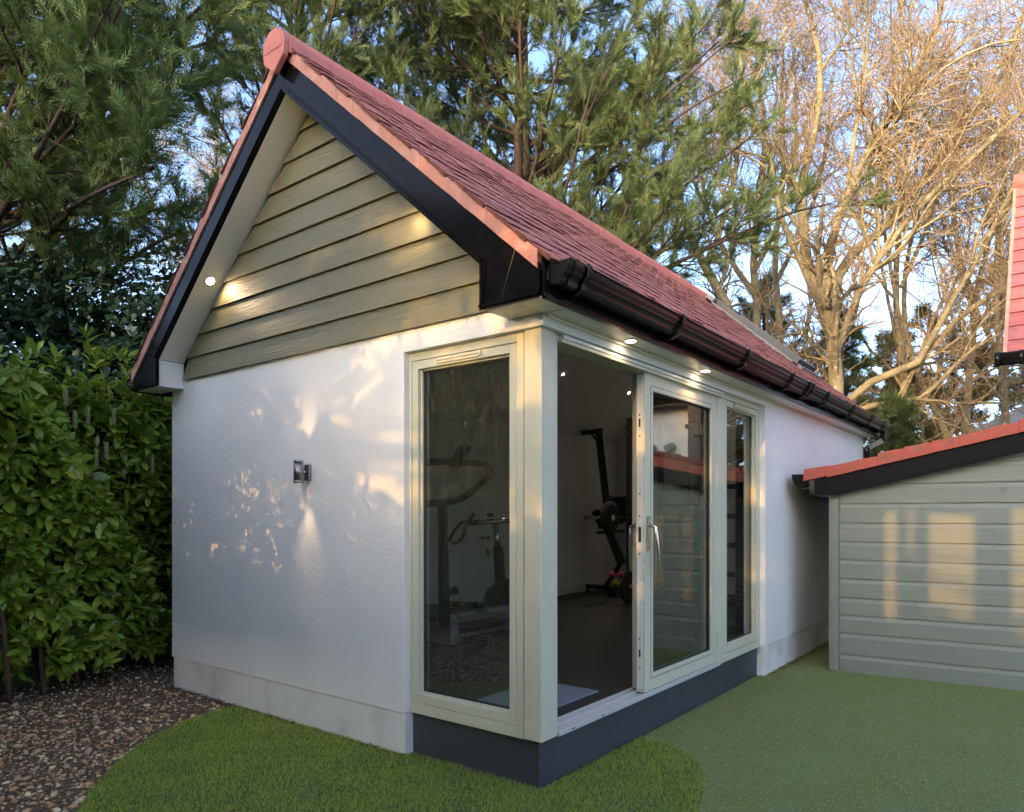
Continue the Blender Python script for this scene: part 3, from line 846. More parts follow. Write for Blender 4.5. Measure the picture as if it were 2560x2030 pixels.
# ---- recessed lights
def spot(name, loc, d, watts, size, col=(1, 0.66, 0.36), blend=0.6, rad=0.025):
    l = bpy.data.lights.new(name, 'SPOT')
    l.energy = watts; l.spot_size = R(size); l.spot_blend = blend; l.color = col; l.shadow_soft_size = rad
    o = bpy.data.objects.new(name, l)
    COL.objects.link(o)
    o.location = loc
    o.rotation_euler = Vector(d).to_track_quat('-Z', 'Y').to_euler()
    return o
def downlight(c, nrm, watts, size=120, col=(1, 0.66, 0.36), k=1.0):
    c = Vector(c); nrm = Vector(nrm).normalized()
    b = MB().tube([c - nrm * .004, c + nrm * .004, c + nrm * .006], [0.043 * k, 0.043 * k, 0.036 * k], 24).build('downlight', M['bezel'], room)
    MB().tube([c + nrm * .0062, c + nrm * .0075], [0.031 * k, 0.030 * k], 20).build('bulb', M['bulb'], b)
    if watts:
        s = spot('downlight_lamp', c + nrm * .015, nrm, watts, size, col)
        s.parent = b
    return b
sn = Vector((SLOPE, 0, -1)).normalized()
xg = -3.02
downlight((xg, -0.14, zr(xg, BB)), (SLOPE, 0, -1), 1.3, 150)
xg2 = -0.78
downlight((xg2, -0.14, zr(xg2, BB)), (-SLOPE, 0, -1), 1.0, 150)
downlight((0.108, 0.772, 2.487), (0, 0, -1), 0.6, 150)
downlight((0.108, 1.902, 2.487), (0, 0, -1), 0.6, 150)
for y in (4.63, 6.4):
    downlight((-2.95, y, 2.60 + .885 * (3.69 - 2.95)), (0.885, 0, -1), 7.0, 120, (1, .86, .7), .62)

# ================================================================== WALL LAMP
wl = thing('wall_lamp', 'stainless steel up and down cylinder lamp on the white gable wall', 'lamp', (-1.93, -0.03, 1.73))
MB().tube([(-1.935, -0.115, 1.652), (-1.935, -0.115, 1.672)], 0.0325, 28).tube([(-1.935, -0.115, 1.674), (-1.935, -0.115, 1.788)], 0.0325, 28).tube([(-1.935, -0.115, 1.790), (-1.935, -0.115, 1.81)], 0.0325, 28)\
    .tube([(-1.935, -0.115, 1.671), (-1.935, -0.115, 1.791)], 0.0305, 24).build('body', M['lampsteel'], wl)
MB().box(-1.962, -1.906, -0.052, -0.0305, 1.675, 1.785).build('back_plate', M['lampsteel'], wl, 0.004)
MB().tube([(-1.935, -0.052, 1.73), (-1.935, -0.084, 1.73)], 0.011, 14).build('arm', M['steel'], wl)
MB().disc((-1.935, -0.115, 1.8106), (0, 0, 1), 0.024, 0.0004, 20).build('lens', M['lens'], wl)
MB().disc((-1.935, -0.115, 1.6514), (0, 0, 1), 0.024, 0.0004, 20).build('lens', M['lens'], wl)
for s, z in ((1, 1.815), (-1, 1.647)):
    o = spot('wall_lamp_light', (-1.935, -0.115, z), (0, 0.13, s), 1.7, 50, blend=1.0, rad=0.03)
    o.parent = wl; o.matrix_parent_inverse = Matrix.Translation(wl.location).inverted()
# ================================================================== GYM EQUIPMENT
def text_obj(name, s, size, m, parent, origin, xdir, ydir, shear=0.0, depth=0.001):
    cu = bpy.data.curves.new('txt', 'FONT')
    cu.body = s; cu.size = size; cu.extrude = depth; cu.shear = shear; cu.align_x = 'LEFT'
    t = bpy.data.objects.new('txt', cu)
    COL.objects.link(t)
    dg = bpy.context.evaluated_depsgraph_get()
    me = bpy.data.meshes.new_from_object(t.evaluated_get(dg))
    bpy.data.objects.remove(t); bpy.data.curves.remove(cu)
    x = Vector(xdir).normalized(); y = Vector(ydir).normalized(); z = x.cross(y)
    me.transform(Matrix(((x.x, y.x, z.x, origin[0]), (x.y, y.y, z.y, origin[1]), (x.z, y.z, z.z, origin[2]), (0, 0, 0, 1))))
    me.materials.clear(); me.materials.append(m)
    o = bpy.data.objects.new(name, me)
    link(o, parent)
    return o
RT = Vector((.7906, .6124, 0)); FWD = Vector((-.6124, .7906, 0))
def smooth(pts, n=4):
    pts = [Vector(p) for p in pts]
    out = []
    for i in range(len(pts) - 1):
        p0, p1, p2, p3 = pts[max(i - 1, 0)], pts[i], pts[i + 1], pts[min(i + 2, len(pts) - 1)]
        for k in range(n):
            t = k / n
            out.append(0.5 * ((2 * p1) + (p2 - p0) * t + (2 * p0 - 5 * p1 + 4 * p2 - p3) * t * t + (3 * p1 - p0 - 3 * p2 + p3) * t ** 3))
    return out + [pts[-1]]
tm = thing('treadmill', 'treadmill with looped black handlebar and console behind the tall front window', 'treadmill', (-2.7, 2.3, ZF))
loop = [(-2.42, 1.25, 1.50), (-2.351, 1.45, 1.527), (-2.251, 1.653, 1.553), (-2.204, 1.816, 1.581), (-2.234, 2.046, 1.672), (-2.272, 2.269, 1.783), (-2.299, 2.375, 1.867), (-2.327, 2.353, 1.922), (-2.349, 2.21, 1.939), (-2.338, 1.965, 1.928), (-2.349, 1.704, 1.925), (-2.38, 1.45, 1.89), (-2.45, 1.25, 1.80), (-2.47, 1.19, 1.65), (-2.42, 1.25, 1.50)]
MB().tube(smooth(loop), 0.032, 12, cap=False).build('handlebar', M['rubber'], tm)
cs = MB()
c0 = Vector((-2.36, 1.95, 1.95)); up = Vector((0.04, 0.10, 0.165)).normalized(); sd = Vector((.5, .8, -.6)).normalized(); sd = (sd - up * sd.dot(up)).normalized(); nn = sd.cross(up)
vs = [c0 + sd * a * .055 + up * b + nn * c * .03 for b in (-.03, .19) for a, c in ((-1, -1), (1, -1), (1, 1), (-1, 1))]
cs.add(vs, [(0, 1, 2, 3), (4, 7, 6, 5), (0, 4, 5, 1), (1, 5, 6, 2), (2, 6, 7, 3), (3, 7, 4, 0)]).build('console', M['blackmetal'], tm, 0.012)
MB().box(-2.40, -2.31, 1.87, 1.97, 1.885, 1.965).build('console_mount', M['rubber'], tm, .01)
for y0, s in ((1.66, 0), (2.72, 1)):
    MB().prism([(-2.31, 1.56), (-2.24, 1.56), (-2.20, ZF + .1), (-2.30, ZF + .1)], 'y', y0 - .03, y0 + .03).build('upright', M['blackmetal'], tm, .01)
MB().prism([(-3.60, ZF + .06), (-2.3, ZF + .06), (-2.24, ZF + .13), (-2.4, ZF + .16), (-3.60, ZF + .16)], 'y', 1.78, 2.62).build('deck', M['blackmetal'], tm, .01)
MB().box(-3.6, -2.2, 1.70, 1.80, ZF, ZF + .18).build('side_rail', M['greyplastic'], tm, .02)
MB().box(-3.6, -2.2, 2.62, 2.74, ZF, ZF + .18).build('side_rail', M['greyplastic'], tm, .02)
prof = [(-2.50 + .17 * math.cos(a), ZF + .02 + .21 * math.sin(a)) for a in [math.pi * i / 12 for i in range(13)]]
MB().prism(prof, 'y', 1.82, 3.05).build('front_cover', M['greyplastic'], tm, .004)
for yy in (2.02, 2.86): MB().prism([(x + (x + 2.5) * .03, z + .004) for x, z in prof], 'y', yy, yy + .01).build('cover_seam', M['gasket'], tm)

bk = thing('exercise_bike', 'black exercise bike with drop handlebars and flywheel behind the tall front window', 'exercise bike', (-2.78, 2.9, ZF))
MB().tube([(-2.89, 2.676, 1.346), (-2.822, 2.793, 1.354)], 0.03, 12).tube(smooth([(-2.891, 2.676, 1.346), (-2.841, 2.588, 1.255), (-2.824, 2.537, 1.193), (-2.824, 2.475, 1.153), (-2.839, 2.399, 1.143)]), 0.019, 10)\
    .tube([(-2.867, 2.694, 1.364), (-2.79, 2.69, 1.449)], 0.02, 10).tube(smooth([(-2.89, 2.70, 1.35), (-3.05, 2.78, 1.35), (-3.09, 2.70, 1.25), (-3.07, 2.6, 1.16), (-3.06, 2.52, 1.143)]), .019, 10).build('handlebar', M['rubber'], bk)
MB().tube([(-2.822, 2.793, 1.35), (-2.58, 3.17, 1.385)], 0.032, 10).tube([(-2.71, 2.95, 1.34), (-2.70, 2.985, 1.0)], 0.035, 10).build('seat_post', M['steel'], bk)
for c_, a_, r_, t_ in (((-2.748, 2.913, 1.435), (0, 0, 1), 0.04, 0.02), ((-2.775, 2.90, 1.03), RT, 0.042, 0.02), ((-2.79, 2.88, 1.19), RT, 0.022, 0.05)): MB().disc(c_, a_, r_, t_, 10).build('knob', M['rubber'], bk)
MB().tube([(-2.70, 2.985, 1.09), (-2.69, 3.03, .55)], [0.055, 0.065], 12).build('frame_tube', M['blackmetal'], bk)
MB().disc((-2.60, 3.03, 0.47), FWD, 0.27, 0.06, 30).build('flywheel_cover', M['rubber'], bk, .02)
MB().tube([(-3.094, 2.518, 0.43), (-2.79, 2.84, 0.41), (-2.55, 3.12, 0.36)], [0.085, .085, .07], 12).build('frame', M['blackmetal'], bk)
MB().box(-3.14, -3.02, 2.25, 2.85, ZF, ZF + .06).build('foot', M['blackmetal'], bk, .01)
MB().box(-2.6, -2.48, 2.85, 3.4, ZF, ZF + .06).build('foot', M['blackmetal'], bk, .01)
MB().tube([(-2.96, 2.46, .50), (-2.955, 2.43, .57)], .018, 8).tube([(-2.955, 2.43, .57), (-2.95, 2.40, .62)], .02, 8).tube([(-2.93, 2.40, .60), (-2.82, 2.46, .66)], [.03, .045], 8).build('pedal', M['rubber'], bk)
MB().prism([(-.03, 1.36), (.16, 1.40), (.20, 1.66), (.05, 1.64)], 'y', 3.08, 3.2).build('saddle', M['rubber'], bk, .02, ) if False else MB().prism([(-2.63, 1.38), (-2.45, 1.40), (-2.45, 1.62), (-2.60, 1.61)], 'y', 3.12, 3.22).build('saddle', M['rubber'], bk, .02)
fd = (Vector((-2.79, 2.84, 0)) - Vector((-3.094, 2.518, 0))).normalized()
tn = Vector((fd.y, -fd.x, 0))
to = Vector((-2.99, 2.628, .397)) + tn * .0865
text_obj('lettering', 'concept 2', 0.085, M['letter'], bk, to, fd, (0, 0, 1), .25)
text_obj('emblem', 'CI', 0.10, M['yellowletter'], bk, to - fd * .105 - Vector((0, 0, .005)), fd, (0, 0, 1))

rw_ = thing('rowing_machine', 'black rowing machine stood upright against the white inner wall', 'rowing machine', (-3.2, 6.2, ZF))
def slab(mb, a, b, w, d, wdir):
    a, b = Vector(a), Vector(b); t = (b - a).normalized(); wv = Vector(wdir); wv = (wv - t * wv.dot(t)).normalized(); n = t.cross(wv)
    vs = [p + wv * i * w / 2 + n * j * d / 2 for p in (a, b) for i, j in ((-1, -1), (1, -1), (1, 1), (-1, 1))]
    return mb.add(vs, [(0, 1, 2, 3), (4, 7, 6, 5), (0, 4, 5, 1), (1, 5, 6, 2), (2, 6, 7, 3), (3, 7, 4, 0)])
slab(MB(), (-3.36, 6.2, 2.73), (-3.215, 6.2, 1.6), 0.105, 0.07, RT).build('rail', M['blackmetal'], rw_, .006)
slab(slab(MB(), (-3.31, 6.25, 2.70), (-3.565, 6.06, 2.665), 0.07, 0.06, (0, 0, 1)), (-3.36, 6.21, 2.52), (-3.45, 6.14, 2.66), 0.03, 0.03, RT).build('foot_bracket', M['blackmetal'], rw_, .004)
MB().disc((-3.09, 6.30, 1.50), FWD, 0.21, 0.05, 26).build('flywheel_cover', M['rubber'], rw_, .02)
MB().box(-3.3, -2.92, 6.26, 6.36, 1.42, 1.72).build('fan_housing', M['rubber'], rw_, .03)
slab(MB(), (-3.32, 6.05, 1.50), (-3.22, 6.12, 1.24), 0.12, 0.05, RT).build('monitor_arm', M['blackmetal'], rw_, .01)
slab(MB(), (-3.16, 6.16, 1.22), (-2.99, 6.27, 0.70), 0.13, 0.06, RT).build('lower_rail', M['blackmetal'], rw_, .006)
slab(MB(), (-2.99, 6.25, 0.74), (-3.235, 6.2, 0.36), 0.06, 0.05, RT).build('leg', M['blackmetal'], rw_, .004)
MB().tube([(-3.56, 6.2, 0.345), (-2.9, 6.29, 0.345)], .035, 10).tube([(-3.54, 6.2, 0.345), (-3.54, 6.2, ZF)], .03, 10).tube([(-2.95, 6.28, 0.345), (-2.95, 6.28, ZF)], .03, 10).build('floor_bar', M['blackmetal'], rw_)
MB().tube([(-3.26, 5.98, 1.17), (-2.93, 6.24, 1.20)], .022, 8).build('handle', M['rubber'], rw_)
ld = (Vector((-2.99, 6.27, .70)) - Vector((-3.16, 6.16, 1.22))).normalized()
text_obj('lettering', 'concept 2', 0.075, M['letter'], rw_, Vector((-3.105, 6.175, 1.17)) - FWD * .055, ld, Vector((.88, .3, .35)) - ld * ld.dot(Vector((.88, .3, .35))))

rk = thing('squat_rack', 'black steel squat rack inside the open doorway carrying a barbell', 'squat rack', (-2.1, 5.7, ZF))
for x in (-2.53, -1.35):
    for y in (5.66, 6.6):
        MB().box(x - .04, x + .04, y - .04, y + .04, ZF, 2.76).build('upright', M['blackmetal'], rk, .004)
    MB().box(x - .035, x + .035, 5.70, 6.56, ZF, ZF + .07).build('base_rail', M['blackmetal'], rk, .004)
    MB().box(x - .03, x + .03, 5.50, 5.62, 1.335, 1.36).box(x - .03, x + .03, 5.50, 5.52, 1.36, 1.40).build('bar_hook', M['blackmetal'], rk, .003)
MB().tube([(-2.49, 5.66, 2.64), (-1.39, 5.66, 2.64)], .02, 10).build('pull_up_bar', M['blackmetal'], rk)
MB().box(-2.575, -2.5702, 5.63, 5.69, 2.52, 2.74).build('bolt_plate', M['blackmetal'], rk)
for z in (2.70, 2.56): MB().disc((-2.545, 5.618, z), (0, 1, 0), .012, .003, 8).build('bolt', M['steel'], rk)
bb = thing('barbell', 'barbell with black bumper plate racked at chest height in the gym', 'barbell', (-2.3, 5.56, 1.4))
MB().tube([(-3.20, 5.56, 1.395), (-2.78, 5.56, 1.395)], .025, 14).tube([(-2.70, 5.56, 1.395), (-1.0, 5.56, 1.395)], .0145, 12).build('bar', M['steel'], bb)
MB().tube([(-2.83, 5.56, 1.395), (-2.815, 5.56, 1.395), (-2.81, 5.56, 1.395), (-2.765, 5.56, 1.395), (-2.76, 5.56, 1.395), (-2.745, 5.56, 1.395)], [.18, .19, .225, .225, .19, .18], 36).build('bumper_plate', M['rubber'], bb)
MB().tube([(-2.744, 5.56, 1.395), (-2.735, 5.56, 1.395)], .045, 16).build('collar', M['steel'], bb)
wp = thing('weight_plate', 'black weight plate leaning by the rack behind the open sliding door', 'weight plate', (-2.35, 5.35, ZF))
MB().tube([(-2.40, 5.36, ZF + .226), (-2.36, 5.36, ZF + .226)], .225, 34).build('plate', M['rubber'], wp, .008)
MB().tube([(-2.41, 5.36, ZF + .226), (-2.352, 5.36, ZF + .226)], .03, 14).build('hub', M['steel'], wp)
for nm, x, y, z, col, lab in (('dumbbell', -2.84, 5.86, .575, 'pink', 'pink vinyl dumbbell lying on top of the yellow one by the rack'), ('dumbbell', -2.82, 5.90, .455, 'yellow', 'yellow vinyl dumbbell under the pink one by the rack')):
    d = thing(nm, lab, 'dumbbell', (x, y, z - .05))
    MB().tube([(x - .06, y, z), (x + .06, y, z)], .018, 10).build('grip', M[col], d)
    for s in (-1, 1):
        MB().tube([(x + s * .05, y, z), (x + s * .06, y, z), (x + s * .1, y, z), (x + s * .11, y, z)], [.04, .055, .055, .04], 6).build('head', M[col], d)
bx = thing('storage_shelf', 'low dark shelf holding two dumbbells beside the rowing machine', 'shelf', (-2.82, 5.9, ZF))
MB().box(-2.98, -2.66, 5.80, 6.0, ZF + .12, ZF + .14).build('board', M['blackmetal'], bx)
for x in (-2.97, -2.67):
    MB().box(x - .012, x + .012, 5.80, 6.0, ZF, ZF + .12).build('leg', M['blackmetal'], bx)
r2 = thing('rack_upright', 'black lettered rack upright seen low through the narrow side window', 'gym rack', (-.42, 4.1, ZF))
MB().box(-.47, -.38, 4.06, 4.15, ZF, 2.2).build('post', M['blackmetal'], r2, .004)
for z in (.50, .80, 1.1, 1.4, 1.7): MB().box(-1.1, -.47, 4.08, 4.13, z, z + .05).build('rung', M['blackmetal'], r2)
MB().box(-1.15, -.3, 4.0, 4.5, ZF, ZF + .06).build('base', M['blackmetal'], r2)
text_obj('lettering', 'FITNESS', .11, M['letter'], r2, (-.395, 4.0585, .52), (0, 0, 1), (-1, 0, 0))
text_obj('emblem', 'HA', .09, M['letter'], r2, (-.60, 3.998, ZF - 0.02 + .03), (1, 0, 0), (0, 0, 1))
dm = MB().box(-.78, -.285, .36, 1.06, ZF + .0005, ZF + .012).build('door_mat', M['mat'], None, .003)
tag(dm, 'speckled grey door mat just inside the open doorway', 'door mat')
dm.location = (0, 0, 0)

# ================================================================== GARDEN SHED
SO = Vector((.432, 4.109, GZ))
SX = Matrix.Translation(SO) @ Matrix.Rotation(R(5.5), 4, 'Z')
shed = thing('garden_shed', 'grey green shiplap shed with red tiles and black barge at right', 'shed', SO)
def S_(name, mb, m, bevel=0.0, parent=shed): return mb.build(name, m, parent, bevel, SX)
SW = 3.2
S_('wall', MB().prism([(.01, -.1), (SW, -.1), (SW, 2.02 + .225 * 1.5), (.01, 1.66)], 'y', 0.0, 1.9), M['shed'])
bz = [.018, .157, .357, .525, .686, .863, 1.039, 1.208, 1.381, 1.561, 1.737, 1.913, 2.09]
for i in range(len(bz) - 1):
    z0, z1 = (bz[i] + .003 if i else -.01), bz[i + 1]
    x0 = .074
    if z1 > 1.70:
        x0 = max(.074, .452 + (z1 - 1.78) / .225 - .6)
    prof = [(-.020, z0), (-.020, z1 - .042), (-.0155, z1 - .036), (-.009, z1 - .018), (-.006, z1), (-.001, z1), (-.001, z0)]
    S_('shiplap_board', MB().prism(prof, 'x', x0, SW), M['shed'], 0.0012)
S_('corner_trim', MB().box(0.0, .07, -.034, -.0205, 0.0, 1.64).box(-.014, -.001, -.034, .05, 0.0, 1.64), M['shed'], .003)
for z in (.1, .45, .62, .95, 1.2, 1.5): S_('nail_head', MB().disc((.03 + .01 * (z % .3), -.0345, z), (0, 1, 0), .003, .0006, 6), M['gasket'])
def bl_(u): return 1.714 + .02 + .236 * (u - .452)
def bt_(u): return 1.807 + .02 + .225 * (u - .107)
S_('bargeboard', MB().prism([(-.168, 1.64), (.06, 1.64), (.12, bl_(.12)), (SW, bl_(SW)), (SW, bt_(SW)), (.107, 1.828), (-.168, 1.832)], 'y', -.105, -.085), M['shedblack'], .003)
S_('edge_trim', MB().prism([(-.17, 1.638), (.062, 1.638), (.122, bl_(.12)), (SW, bl_(SW)), (SW, bl_(SW) + .012), (.118, bl_(.12) + .012), (.06, 1.65), (-.17, 1.65)], 'y', -.117, -.1055)
   .prism([(-.17, 1.656), (.058, 1.656), (.114, bl_(.12) + .018), (SW, bl_(SW) + .018), (SW, bl_(SW) + .030), (.11, bl_(.12) + .030), (.056, 1.668), (-.17, 1.668)], 'y', -.113, -.1055), M['shedblack'])
S_('corner_joiner', MB().box(-.174, -.13, -.109, -.1055, 1.64, 1.833), M['gutterblack'])
S_('soffit', MB().prism([(-.16, 1.645), (.05, 1.645), (.12, bl_(.12) + .008), (SW, bl_(SW) + .008), (SW, bl_(SW) + .018), (-.16, 1.655)], 'y', -.084, .001), M['shed'])
S_('fascia', MB().box(-.168, -.15, -.084, 1.9, 1.64, 1.83), M['gutterblack'])
sr = S_('roof', MB().prism([(-.17, 1.834), (SW, bt_(SW) + .004), (SW, bt_(SW) + .05), (-.17, 1.86)], 'y', -.115, 1.95), M['shedtile'])
for i in range(15):
    u0 = -.225 + .208 * i
    for j in range(5):
        w0 = -.135 + .4 * j
        z0 = bt_(max(u0, -.15)) + .004
        t0 = .104 + rng.normal(0, .004)
        rr = rng.normal(0, .004, 8)
        prof = [(u0, z0 + .002), (u0 + .005, z0 + t0 + rr[0]), (u0 + .06, z0 + t0 + .012 + rr[1]), (u0 + .212, z0 + t0 + .212 * .225 - .012), (u0 + .212, z0 + .212 * .225)]
        MB().prism(prof, 'y', w0 + rr[2], w0 + .398).build('roof_tile', M['shedtile'], sr, .004, SX)
gsp = [(-.34, 1.845), (-.338, 1.80), (-.32, 1.755), (-.285, 1.725), (-.25, 1.715), (-.21, 1.727), (-.18, 1.755), (-.172, 1.845)]
sg = S_('gutter', MB().prism(gsp + [(x * .97 - .0075, z + .005) for x, z in gsp][::-1], 'y', -.05, 1.95), M['shedblack'])
MB().prism(gsp, 'y', -.057, -.0505).build('stop_end', M['shedblack'], sg, .002, SX)
S_('gutter_bracket', MB().prism([(-.17, 1.70), (-.20, 1.705), (-.25, 1.695), (-.30, 1.71), (-.26, 1.712), (-.21, 1.722), (-.17, 1.74)], 'y', -.02, .012), M['gutterblack'])

# ================================================================== NEIGHBOUR HOUSE
hs = thing('neighbour_house', 'neighbouring house with steep plum red tiled roof at right edge', 'house', (4.5, 8.6, GZ))
HX, HY, HZ, HP = 1.66, 6.70, 3.22, R(50)
hroof = MB().prism([(HY - .02, HZ), (HY + 2.3, HZ + 2.3 * math.tan(HP)), (HY + 2.9, HZ + 2.3 * math.tan(HP) - .6), (HY + 2.9, HZ + 2.3 * math.tan(HP) - .66), (HY + 2.3, HZ - .06 + 2.3 * math.tan(HP)), (HY - .02, HZ - .06)], 'x', HX + .01, 9.0).build('roof', M['darkwood'], hs)
hp = []
for s in range(3):
    mb = MB()
    L0, w = .36, .163
    r = random.Random(s)
    nose = [L0 + r.uniform(-.003, .003) for _ in range(3)]
    ysl = (-w, 0, w)
    v = []
    for i in range(3): v += [(0, ysl[i], .02), (nose[i], ysl[i], .024), (nose[i] - .004, ysl[i], -.012)]
    f = [(0, 1, 4, 3), (3, 4, 7, 6), (1, 2, 5, 4), (4, 5, 8, 7), (0, 2, 1), (6, 7, 8)]
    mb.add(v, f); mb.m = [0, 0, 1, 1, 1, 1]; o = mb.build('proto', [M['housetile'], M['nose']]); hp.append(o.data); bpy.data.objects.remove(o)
gg = .252
for c in range(15):
    d = gg * c - .03
    for j in range(9):
        x = HX + (.165 if c % 2 else 0.0) + .33 * j
        wsc = 1.0
        if c % 2 and j == 0:
            pass
        for xx, ws in ([(x + .165, 1.0)] if not (c % 2 and j == 0) else [(HX + .0825, .5), (x + .165, 1.0)]):
            o = bpy.data.objects.new('roof_tile', hp[(c + j) % 3])
            COL.objects.link(o); o.parent = hroof
            base = Vector((xx, HY + (d) * math.cos(HP), HZ + d * math.sin(HP)))
            dn = Vector((0, -math.cos(HP), -math.sin(HP))); nz = Vector((0, -math.sin(HP), math.cos(HP))); ax = nz.cross(dn)
            Rm = Matrix((dn, ax, nz)).transposed().to_4x4()
            o.matrix_basis = Matrix.Translation(base + nz * .028) @ Rm @ Matrix.Rotation(-R(3.2) + random.gauss(0, .006), 4, 'Y') @ Matrix.Translation((-.36, 0, 0)) @ Matrix.Diagonal((1, ws * .985, 1, 1))
            # nose sits at base
MB().tube([(HX - .03, HY + 2.3, HZ + 2.3 * math.tan(HP) + .05), (9.0, HY + 2.3, HZ + 2.3 * math.tan(HP) + .05)], .13, 12).build('ridge_tile', M['ridge'], hroof)
MB().prism([(HY - .05, HZ - .02), (HY + 2.3, HZ + 2.3 * math.tan(HP) + .0), (HY + 2.3, HZ + 2.3 * math.tan(HP) + .06), (HY - .05, HZ + .05)], 'x', HX - .03, HX + .008).build('verge', M['verge'], hs)
hg = MB().tube([(HX - .06, HY - .09, HZ - .04), (9.0, HY - .09, HZ - .04)], .075, 16).build('gutter', M['gutterblack'], hs)
MB().tube([(HX - .10, HY - .09, HZ - .04), (HX - .055, HY - .09, HZ - .04)], .085, 16).tube([(HX + .12, HY - .09, HZ - .04), (HX + .16, HY - .09, HZ - .04)], .082, 16).build('stop_end', M['gutterblack'], hg)
MB().box(HX + .22, HX + .42, HY + .05, HY + .25, 2.05, 3.12).box(HX + .20, HX + .46, HY + .03, HY + .27, 2.70, 2.76).build('corner_post', M['darkwood'], hs, .006)
MB().box(HX + .16, HX + .34, HY + .0, HY + .1, 2.58, 2.70).box(HX + .2, HX + .5, HY - .02, HY + .3, 2.05, 2.16).build('post_bracket', M['darkwood'], hs, .006)
MB().box(HX + .25, HX + .42, HY + .05, HY + .22, GZ, 2.05).build('post_base', M['darkwood'], hs)
MB().box(HX + .16, 9.0, HY + .03, HY + .6, HZ - .16, HZ - .07).build('soffit', M['darkwood'], hs)
MB().box(2.15, 8.9, HY + .35, HY + 1.5, GZ - .1, HZ - .16).build('wall', M['render'], hs)
MB().box(3.6, 8.9, HY + 1.501, HY + 2.8, GZ - .1, HZ + 1.6).build('wall', M['render'], hs)
for i, x in enumerate((2.48, 2.80)):
    lmp = thing('wall_lamp', ('left' if i == 0 else 'right') + ' round floodlight on the white wall of the neighbouring house', 'lamp', (x, HY + .3, 2.45))
    MB().tube([(x, HY + .349, 2.45), (x, HY + .32, 2.45)], .085, 18).build('back_plate', M['greyplastic'], lmp)
    MB().tube([(x, HY + .319, 2.45), (x, HY + .19, 2.45)], .05, 14).build('body', M['greyplastic'], lmp)

# far outbuilding with a slate roof
sb = thing('slate_roofed_outbuilding', 'distant outbuilding with blue grey slate roof behind the tree trunks', 'building', (3.0, 25.0, GZ))
MB().box(-.4, 6.5, 23.6, 27.5, GZ - .1, 3.62).build('wall', M['brick'], sb)
A, B_, C_, D_ = Vector((-.75, 22.9, 3.62)), Vector((7.2, 22.9, 3.62)), Vector((7.2, 25.4, 5.35)), Vector((1.9, 25.4, 5.35))
srf = MB().add([A, B_, C_, D_, Vector((-.75, 28, 3.6)), Vector((7.2, 28, 3.6))], [(0, 1, 2, 3), (0, 3, 4), (3, 2, 5, 4), (0, 4, 5, 1), (1, 5, 2)]).build('roof', M['slate'], sb)
sv, sf = [], []
nrow = 17
for r_ in range(nrow):
    t0, t1 = r_ / nrow, (r_ + 1.05) / nrow
    xl0, xl1 = A.x + (D_.x - A.x) * t0, A.x + (D_.x - A.x) * min(t1, 1)
    x = A.x - (r_ % 2) * .14
    while x < 7.2:
        xa, xb = max(x, xl0), x + .275
        if xb > xl0 + .05:
            y0, y1 = A.y + (D_.y - A.y) * t0, A.y + (D_.y - A.y) * t1
            z0, z1 = A.z + (D_.z - A.z) * t0, A.z + (D_.z - A.z) * t1
            o = len(sv)
            sv += [(xa, y0, z0 + .03), (xb, y0, z0 + .03), (xb, y1, z1 + .012), (max(xa, xl1), y1, z1 + .012), (xa, y0, z0), (xb, y0, z0)]
            sf += [(o, o + 1, o + 2, o + 3), (o + 4, o + 5, o + 1, o)]
        x += .28
tag(npmesh('slates', sv, sf, M['slate'], srf), kind='stuff')

# ================================================================== TREES
def seen(p, m=420):
    cv = p - cpos; dp = cv @ np.array([-.6124, .7906, 0])
    px = 1280 + 1774 * (cv @ np.array([.7906, .6124, 0])) / np.maximum(dp, .3); py = 1285 - 1774 * cv[:, 2] / np.maximum(dp, .3)
    return (dp > .3) & (px > -m) & (px < 2560 + m) & (py > -m)
def grow(lines, radii, n, t0, Lr, spread, up, npts, gnarl, rs, trop=0.0, t1=1.0, outward=None):
    """n children on every parent line; returns lines, radii"""
    lines = np.asarray(lines); radii = np.asarray(radii)
    k, p, _ = lines.shape
    t = np.sort(rng.uniform(t0, t1, (k, n)), axis=1)
    idx = t * (p - 1)
    i0 = np.clip(idx.astype(int), 0, p - 2); fr = (idx - i0)[..., None]
    kk = np.arange(k)[:, None]
    pos = lines[kk, i0] * (1 - fr) + lines[kk, i0 + 1] * fr
    tan = unit(lines[kk, i0 + 1] - lines[kk, i0])
    rad = radii[kk, i0] * (1 - fr[..., 0]) + radii[kk, i0 + 1] * fr[..., 0]
    pos = pos.reshape(-1, 3); tan = tan.reshape(-1, 3); rad = rad.reshape(-1)
    rnd = rng.normal(0, 1, tan.shape)
    per = unit(rnd - tan * (rnd * tan).sum(1, keepdims=True))
    d = unit(tan * (1 - spread) + per * spread + np.array([0, 0, up]))
    L = rng.uniform(*Lr, len(d)) * (1.15 - 0.55 * t.reshape(-1))
    out = [pos]
    cur = pos; dd = d
    for s in range(npts - 1):
        dd = unit(dd + rng.normal(0, gnarl, dd.shape) + np.array([0, 0, trop]))
        cur = cur + dd * (L / (npts - 1))[:, None]
        out.append(cur)
    ln = np.stack(out, 1)
    r0 = np.minimum(rad * rs, L * 0.035)
    rr = r0[:, None] * np.linspace(1, 0.45, npts)[None]
    return ln, rr
def spline(pts, n, wob=0.0):
    s = smooth(pts, 6)
    s = np.array([v[:] for v in s])
    d = np.r_[0, np.cumsum(np.linalg.norm(np.diff(s, axis=0), axis=1))]
    q = np.linspace(0, d[-1], n)
    out = np.stack([np.interp(q, d, s[:, i]) for i in range(3)], 1)
    if wob: out[1:] += np.cumsum(rng.normal(0, wob, (n - 1, 3)), 0) * .4
    return out

